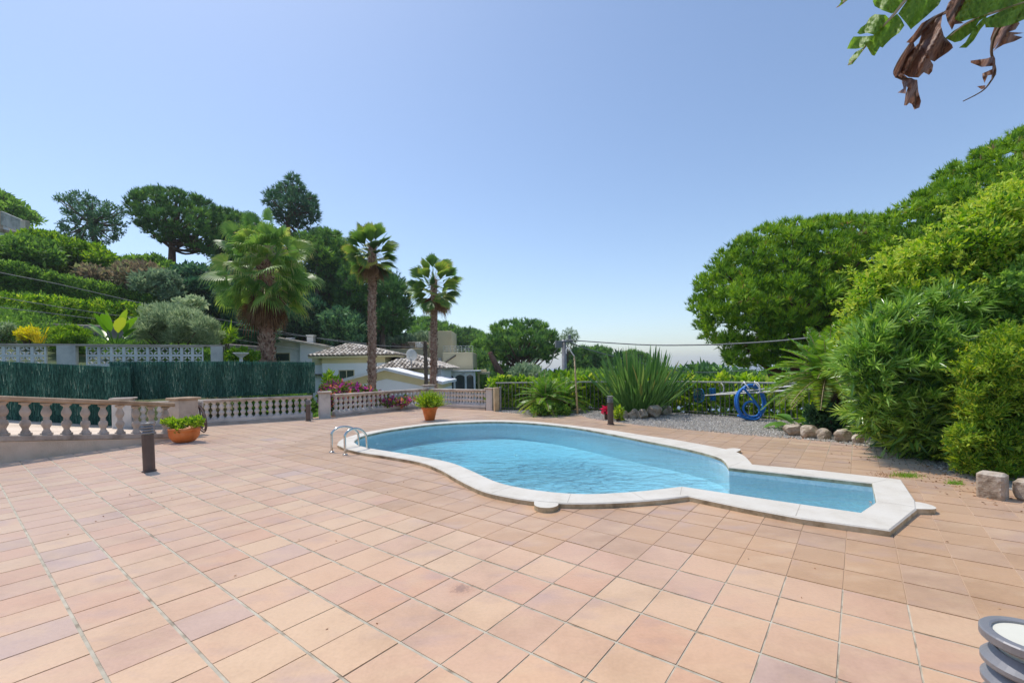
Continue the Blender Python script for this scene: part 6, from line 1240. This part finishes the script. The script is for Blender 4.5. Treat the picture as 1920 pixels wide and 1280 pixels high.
rich_hedge("yellowish_shrub", "yellow-green fine-leaved shrub between the oleander and the right picture edge", [(1800,700),(1815,660),(1850,630),(1920,600),(2100,590),(2100,830),(1960,890),(1900,895),(1862,905),(1840,900),(1800,885),(1790,860),(1775,835),(1800,800),(1780,760)], 5.6, .6, .24, 180, 'yellowgreen', 203, .5, .05, .014, 1.1, 900, .22, .5, .62, False, grp=RH)
rich_hedge("dark_shrub", "glossy dark green shrub at the right picture edge beneath the light green hedge", [(1850,560),(1880,520),(1960,480),(2150,470),(2150,660),(1960,680),(1880,660),(1850,620)], 6.3, .5, .28, 90, 'midleaf', 204, .5, .05, .03, 1.0, 260, .2, grp=RH)
# fallen leaves, weeds
def tuft(label, px, py, n, h, seed, spread=.1, mat='grassm', name="weed"):
    q = G(px, py); m_ = MB(); rg = np.random.default_rng(seed); P = np.stack([q.x + rg.normal(0, spread, n), q.y + rg.normal(0, spread * .6, n), np.full(n, .002)], 1); blades(m_, P, unit(np.stack([rg.normal(0, .6, n), rg.normal(0, .6, n), np.ones(n) * .8], 1)), h * rg.uniform(.5, 1.2, n), .006, rg.uniform(0, 1, n)); o = m_.build(name, MT[mat]); tag(o, label, "weed", "weeds in the tile joints"); return o
tuft("weed tuft growing from the tiles by the corner of the pool arm", 1702, 893, 260, .07, 1, .09)
tuft("smaller weed tuft right of the one by the corner of the pool arm", 1790, 907, 130, .06, 2, .05)
tuft("thin line of weeds in a tile joint behind the pool arm", 1647, 858, 60, .04, 3, .05)
tuft("dry flat grass beside the corner of the pool arm", 1672, 892, 120, .05, 4, .1, 'dryleaf')
def litter(name, label, cat, pts, mat, s, seed, kind=None):
    m_ = MB(); rg = np.random.default_rng(seed); P = np.array(pts); n = len(P); leaves(m_, P, unit(rg.normal(0, 1, (n, 3)) * np.array([1, 1, .15])), s * rg.uniform(.6, 1.3, n), s * .5, rg.uniform(0, 1, n), .25); return tag(m_.build(name, MT[mat]), label, cat, kind=kind)
q = G(1305, 939); litter("dry_leaves", "little heap of reddish dry leaves against the pool edge where the arm begins", "dry leaves", [(q.x + rng.normal(0, .09), q.y + rng.normal(0, .02) + 0, .008 + rng.uniform(0, .015)) for _ in range(60)], 'dryred', .03, 1, "stuff")
pts = []
for _ in range(420):
    f = rng.uniform(); a = G(1640 + 240 * f, 845 + 95 * f); pts.append((a.x + rng.normal(.25, .3), a.y + rng.normal(.2, .3), .01))
litter("leaf_litter", "dry leaves and bits scattered under the oleander and along the terrace edge", "leaf litter", pts, 'dryleaf', .035, 2, "stuff")
pts = [(rng.uniform(-6, 5), rng.uniform(1, 10), .008) for _ in range(26)]; pts = [p for p in pts if not bool(inpoly(p[0], p[1], outer))]
litter("scattered_bits", "tiny dry leaf bits lying here and there on the open terrace tiles", "leaf bits", [(x, y, z) for x, y, z in [(rng.uniform(-7, 5), rng.uniform(1.2, 11), .008) for _ in range(150)] if not bool(inpoly(x, y, outer)) and bool(inpoly(x, y, terr))], 'dryleaf', .022, 8, "stuff")
q = W(1338, 859, G(1338, 861, ZW).y); q = G(1338, 860, ZW); t = thing("floating_stone", (q.x, q.y, ZW), "brown rounded float in the water by the far pool edge", "float"); m_ = MB(); m_.add(*lathe([(0, -.03), (.05, -.025), (.085, .0), (.08, .03), (.04, .05), (0, .055)], 18, (q.x, q.y, ZW))); m_.build("float_body", MT['rock'], t, True)
q = G(1633, 945, ZW); litter("floating_leaf", "curled dry leaf floating in the corner of the pool arm", "leaf", [(q.x, q.y, ZW + .008), (q.x + .01, q.y + .01, ZW + .012), (q.x - .012, q.y, ZW + .01)], 'dryred', .06, 5)

# ------------------------------------------------------------------ giant strelitzia leaves hanging in at the top right
gs = thing("giant_strelitzia", (3.9, 2.9, 0), "giant strelitzia with torn green and withered brown leaves hanging in at the top right", "banana-like plant")
m_ = MB(); m_.add(*tube(catmull([Vector((3.9, 2.9, -.1)), Vector((3.95, 2.9, 1.2)), Vector((3.85, 2.85, 2.4)), Vector((3.8, 2.8, 3.3))], 4), [.14] * 13, 12)); m_.build("trunk", MT['bark'], gs, True)
def blade(midpx, Ym, outL, outR, mat, name, seed, fold=.25, rootz=None, curl=0.0):
    """torn leaf: midrib points (px,py), lobe tips either side per segment as lists of polygons in px"""
    rib = catmull([W(x, y, Ym + dy) for x, y, dy in midpx], 5)
    st = MB(); n = len(rib); st.add(*tube(rib, [.012 * (1 - .75 * i / (n - 1)) for i in range(n)], 6)); so_ = st.build("midrib", MT['bamboo'] if mat != 'witherleaf' else MT['bark'], gs, True)
    rg = np.random.default_rng(seed); lf = MB()
    for side, polys in ((1, outL), (-1, outR)):
        for poly in polys:
            # polygon in px subdivided, depth bulges away from the rib
            pts = [Vector(p) for p in poly]; N_ = len(pts); cv = [Vector((x, y)) for x, y, _ in midpx]
            xs = [p.x for p in pts]; ys = [p.y for p in pts]; stp = 5.0; gx1, gy1 = np.meshgrid(np.arange(min(xs), max(xs), stp), np.arange(min(ys), max(ys), stp)); gx1, gy1 = gx1.ravel() + .13, gy1.ravel() + .17
            pl = [(p.x, p.y) for p in pts]; kk = inpoly(gx1, gy1, pl) & (edist(gx1, gy1, pl) > 2)
            allp = []
            for i in range(N_):
                a, b = pts[i], pts[(i + 1) % N_]; m2 = max(1, int((b - a).length / 6))
                for j in range(m2): allp.append(a.lerp(b, j / m2))
            nb_ = len(allp); allp += [Vector((x, y)) for x, y in zip(gx1[kk], gy1[kk])]
            vo, _, fa, _, _, _ = delaunay_2d_cdt(allp, [(i, (i + 1) % nb_) for i in range(nb_)], [tuple(range(nb_))], 1, 1e-4)
            rp = [(c.x, c.y) for c in cv]; X_ = np.array([v.x for v in vo]); Y_ = np.array([v.y for v in vo]); dr = edist(X_, Y_, rp, False)
            V = [W(x, y, Ym + side * d_ / FPX * Ym * fold + curl * math.sin(x * .13 + y * .07 + seed) * .05 + .012 * math.sin(x * .5 - y * .35)) for x, y, d_ in zip(X_, Y_, dr)]
            lf.add(V, [tuple(f) for f in fa], float(rg.uniform(.35, .7)))
    return lf.build(name, MT[mat], gs, True)
MT['witherleaf'] = None
def striped(name, cols, trans, rough=.45):
    m, nt, o = newmat(name); L = nt.links.new; ge = N(nt, "ShaderNodeNewGeometry"); wv = N(nt, "ShaderNodeTexNoise"); mp = N(nt, "ShaderNodeMapping"); mp.inputs["Scale"].default_value = (60, 60, 6); mp.inputs["Rotation"].default_value = (0, R(35), 0)
    L(ge.outputs["Position"], mp.inputs[0]); L(mp.outputs[0], wv.inputs[0]); wv.inputs["Scale"].default_value = 1; wv.inputs["Detail"].default_value = 4; r = ramp(nt, wv.outputs[0], cols, [.3, .5, .7][:len(cols)]); b = N(nt, "ShaderNodeBsdfPrincipled"); b.inputs["Roughness"].default_value = rough; L(r.outputs[0], b.inputs[0])
    t = N(nt, "ShaderNodeBsdfTranslucent"); L(r.outputs[0], t.inputs[0]); mx = N(nt, "ShaderNodeMixShader"); mx.inputs[0].default_value = trans; L(b.outputs[0], mx.inputs[1]); L(t.outputs[0], mx.inputs[2]); bp = N(nt, "ShaderNodeBump"); bp.inputs["Strength"].default_value = .5; bp.inputs["Distance"].default_value = .01; L(wv.outputs[0], bp.inputs["Height"]); L(bp.outputs[0], b.inputs["Normal"]); L(mx.outputs[0], o.inputs[0]); return m
MT['bigleaf'] = striped("big_leaf_green", [(.13, .27, .03), (.22, .4, .035), (.32, .5, .06)], .55)
MT['witherleaf'] = striped("withered_leaf", [(.09, .045, .03), (.24, .12, .08), (.45, .28, .19)], .35, .55)
YL = 2.7
blade([(1760,-70,0),(1712,-15,0),(1698,0,0),(1672,32,0),(1650,55,0),(1622,88,0),(1606,108,0),(1590,122,0)], YL,
 [[(1712,-15),(1680,-30),(1650,-10),(1636,2),(1640,12),(1655,20),(1672,26),(1682,20)], [(1668,36),(1660,28),(1640,27),(1630,34),(1624,45),(1614,52),(1607,62),(1612,65),(1626,62),(1640,66)], [(1640,66),(1628,68),(1600,69),(1594,78),(1588,92),(1605,92),(1618,90)], [(1620,89),(1604,98),(1592,112),(1590,123),(1598,121),(1612,104)]],
 [[(1712,-15),(1740,-40),(1780,-30),(1760,10),(1738,30),(1724,42),(1712,52),(1708,56),(1700,45),(1684,26)], [(1682,26),(1690,36),(1696,48),(1686,62),(1672,72),(1660,84),(1655,90),(1650,88),(1640,105),(1635,104),(1624,86),(1640,64)]], 'bigleaf', "green_leaf", 1, .35, curl=.6)
blade([(2010,-40,.1),(1960,-10,.1),(1920,6,.1),(1880,18,.05),(1850,28,.0),(1820,40,0),(1800,52,0),(1776,72,0)], YL - .15,
 [[(1960,-10),(1940,-60),(1870,-45),(1815,-10),(1800,20),(1790,36),(1800,42),(1830,34),(1880,16)], [(1858,26),(1840,30),(1812,44),(1788,58),(1772,72),(1790,80),(1802,77),(1824,60),(1836,40)]],
 [[(1960,-8),(1990,20),(1930,32),(1905,44),(1875,52),(1848,52),(1845,36),(1880,20)], [(1850,30),(1838,40),(1822,60),(1810,80),(1798,90),(1812,90),(1826,76),(1838,56),(1848,44)]], 'bigleaf', "green_leaf", 2, .3, curl=.4)
blade([(1600,-30,0),(1590,-8,0),(1580,6,0),(1569,14,0)], YL, [[(1600,-30),(1580,-15),(1574,-2),(1578,4)]], [[(1600,-30),(1598,-10),(1588,2),(1570,14),(1578,2),(1590,-8)]], 'bigleaf', "green_leaf", 3, .2)
blade([(1800,-40,0),(1795,0,0),(1775,22,0),(1752,34,0),(1725,60,0),(1702,90,0),(1684,118,0),(1677,138,0),(1690,148,.02),(1712,150,.03),(1716,175,.03),(1716,202,.03)], YL - .1,
 [[(1775,22),(1752,30),(1728,44),(1712,66),(1699,80),(1712,82),(1730,64)], [(1712,76),(1696,98),(1682,122),(1675,136),(1678,146),(1692,150),(1702,146),(1690,136),(1700,112),(1716,90)], [(1686,148),(1690,150),(1694,166),(1683,174),(1698,176),(1700,160)]],
 [[(1752,32),(1768,22),(1764,48),(1770,68),(1785,84),(1787,90),(1778,98),(1760,110),(1752,116),(1742,112),(1722,84),(1730,58)], [(1724,80),(1744,112),(1750,122),(1748,134),(1742,141),(1732,136),(1722,146),(1704,145),(1688,136),(1700,104)], [(1690,150),(1700,147),(1720,150),(1722,172),(1727,190),(1724,202),(1714,206),(1710,196),(1705,193),(1700,198),(1695,198),(1698,176),(1702,165)]], 'witherleaf', "withered_leaf", 4, .5, curl=2.2)
blade([(1830,-40,0),(1806,-10,0),(1790,10,0),(1776,22,0)], YL - .12, [[(1830,-40),(1800,-20),(1778,6),(1772,22),(1776,40),(1785,57),(1790,46),(1794,20),(1806,0)]], [[(1806,-10),(1815,-4),(1808,8),(1800,22),(1796,38),(1808,44),(1790,46),(1790,20)]], 'witherleaf', "withered_leaf", 5, .5, curl=2)
blade([(1960,-10,0),(1930,20,0),(1905,34,0),(1880,45,0),(1864,70,0),(1859,95,0),(1862,115,0),(1866,135,0),(1856,155,0),(1840,172,0),(1806,190,0)], YL - .05,
 [[(1905,30),(1885,38),(1864,52),(1857,72),(1858,95),(1866,90),(1880,64)], [(1862,106),(1850,110),(1820,114),(1820,118),(1840,126),(1862,124)], [(1860,130),(1842,138),(1842,146),(1846,156),(1852,142),(1864,140)], [(1848,160),(1832,162),(1840,168),(1846,166)]],
 [[(1960,0),(1990,-10),(1930,30),(1908,36),(1900,30),(1920,22)], [(1868,88),(1880,62),(1902,34),(1912,44),(1904,56),(1892,60),(1920,62),(1900,66),(1918,70),(1902,78),(1882,84),(1868,92),(1861,98)], [(1863,104),(1866,110),(1867,132),(1868,140),(1858,152),(1860,136),(1861,118)]], 'witherleaf', "withered_leaf", 6, .5, curl=2)
# leaf stalks joining the leaves to the trunk outside the frame
m_ = MB()
for e, dy in ((W(1760, -70, YL), 0), (W(2010, -40, YL - .05), 0), (W(1800, -40, YL - .1), 0), (W(1960, -10, YL - .05), 0), (W(1600, -30, YL), 0), (W(1830, -40, YL - .12), 0)):
    s = Vector((3.8, 2.8, 3.2)); m_.add(*tube(catmull([s, s.lerp(e, .5) + Vector((.1, 0, .35)), e], 6), .016, 6))
m_.build("leaf_stalks", MT['bamboo'], gs, True)
# ------------------------------------------------------------------ light
SUN_EL, SUN_AZ = R(65), R(-50)   # azimuth measured from +Y towards +X
sd = Vector((math.sin(SUN_AZ) * math.cos(SUN_EL), math.cos(SUN_AZ) * math.cos(SUN_EL), math.sin(SUN_EL)))
sl = bpy.data.lights.new("sun", 'SUN'); so = bpy.data.objects.new("sun", sl); COL.objects.link(so)
sl.energy = 2.4; sl.angle = R(.53); sl.color = (1, .95, .88); so.rotation_euler = (-sd).to_track_quat('-Z', 'Y').to_euler()
w = bpy.data.worlds.new("World"); S.world = w; w.use_nodes = True; nt = w.node_tree; nt.nodes.clear()
sk = nt.nodes.new("ShaderNodeTexSky"); sk.sky_type = 'NISHITA'; sk.sun_disc = False; sk.sun_elevation = SUN_EL; sk.sun_rotation = SUN_AZ
sk.altitude = 0; sk.air_density = 1.0; sk.dust_density = .8; sk.ozone_density = 2.0
bg = nt.nodes.new("ShaderNodeBackground"); bg.inputs[1].default_value = .117; ow = nt.nodes.new("ShaderNodeOutputWorld")
nt.links.new(sk.outputs[0], bg.inputs[0]); nt.links.new(bg.outputs[0], ow.inputs[0])
vs = S.view_settings; vs.view_transform = 'Standard'; vs.look = 'None'; vs.exposure = 0.62; vs.gamma = 1
S.cycles.max_bounces = 8; S.cycles.transparent_max_bounces = 12; S.cycles.caustics_refractive = False; S.cycles.caustics_reflective = False
S.cycles.use_denoising = True

# ------------------------------------------------------------------ haze
hb_ = MB(); x0, x1, y0, y1, z0, z1 = -3200, 3300, -3200, 3300, -225, 60
V = [(x, y, z) for z in (z0, z1) for x, y in ((x0, y0), (x1, y0), (x1, y1), (x0, y1))]
hb_.add(V, [(0, 3, 2, 1), (4, 5, 6, 7), (0, 1, 5, 4), (1, 2, 6, 5), (2, 3, 7, 6), (3, 0, 4, 7)])
hm, hnt, ho = newmat("haze"); hv = N(hnt, "ShaderNodeVolumePrincipled"); hv.inputs["Color"].default_value = (.9, .96, 1, 1); hv.inputs["Density"].default_value = .0004; hv.inputs["Anisotropy"].default_value = .2
hnt.links.new(hv.outputs[0], ho.inputs["Volume"]); tag(hb_.build("haze", hm), kind="stuff")
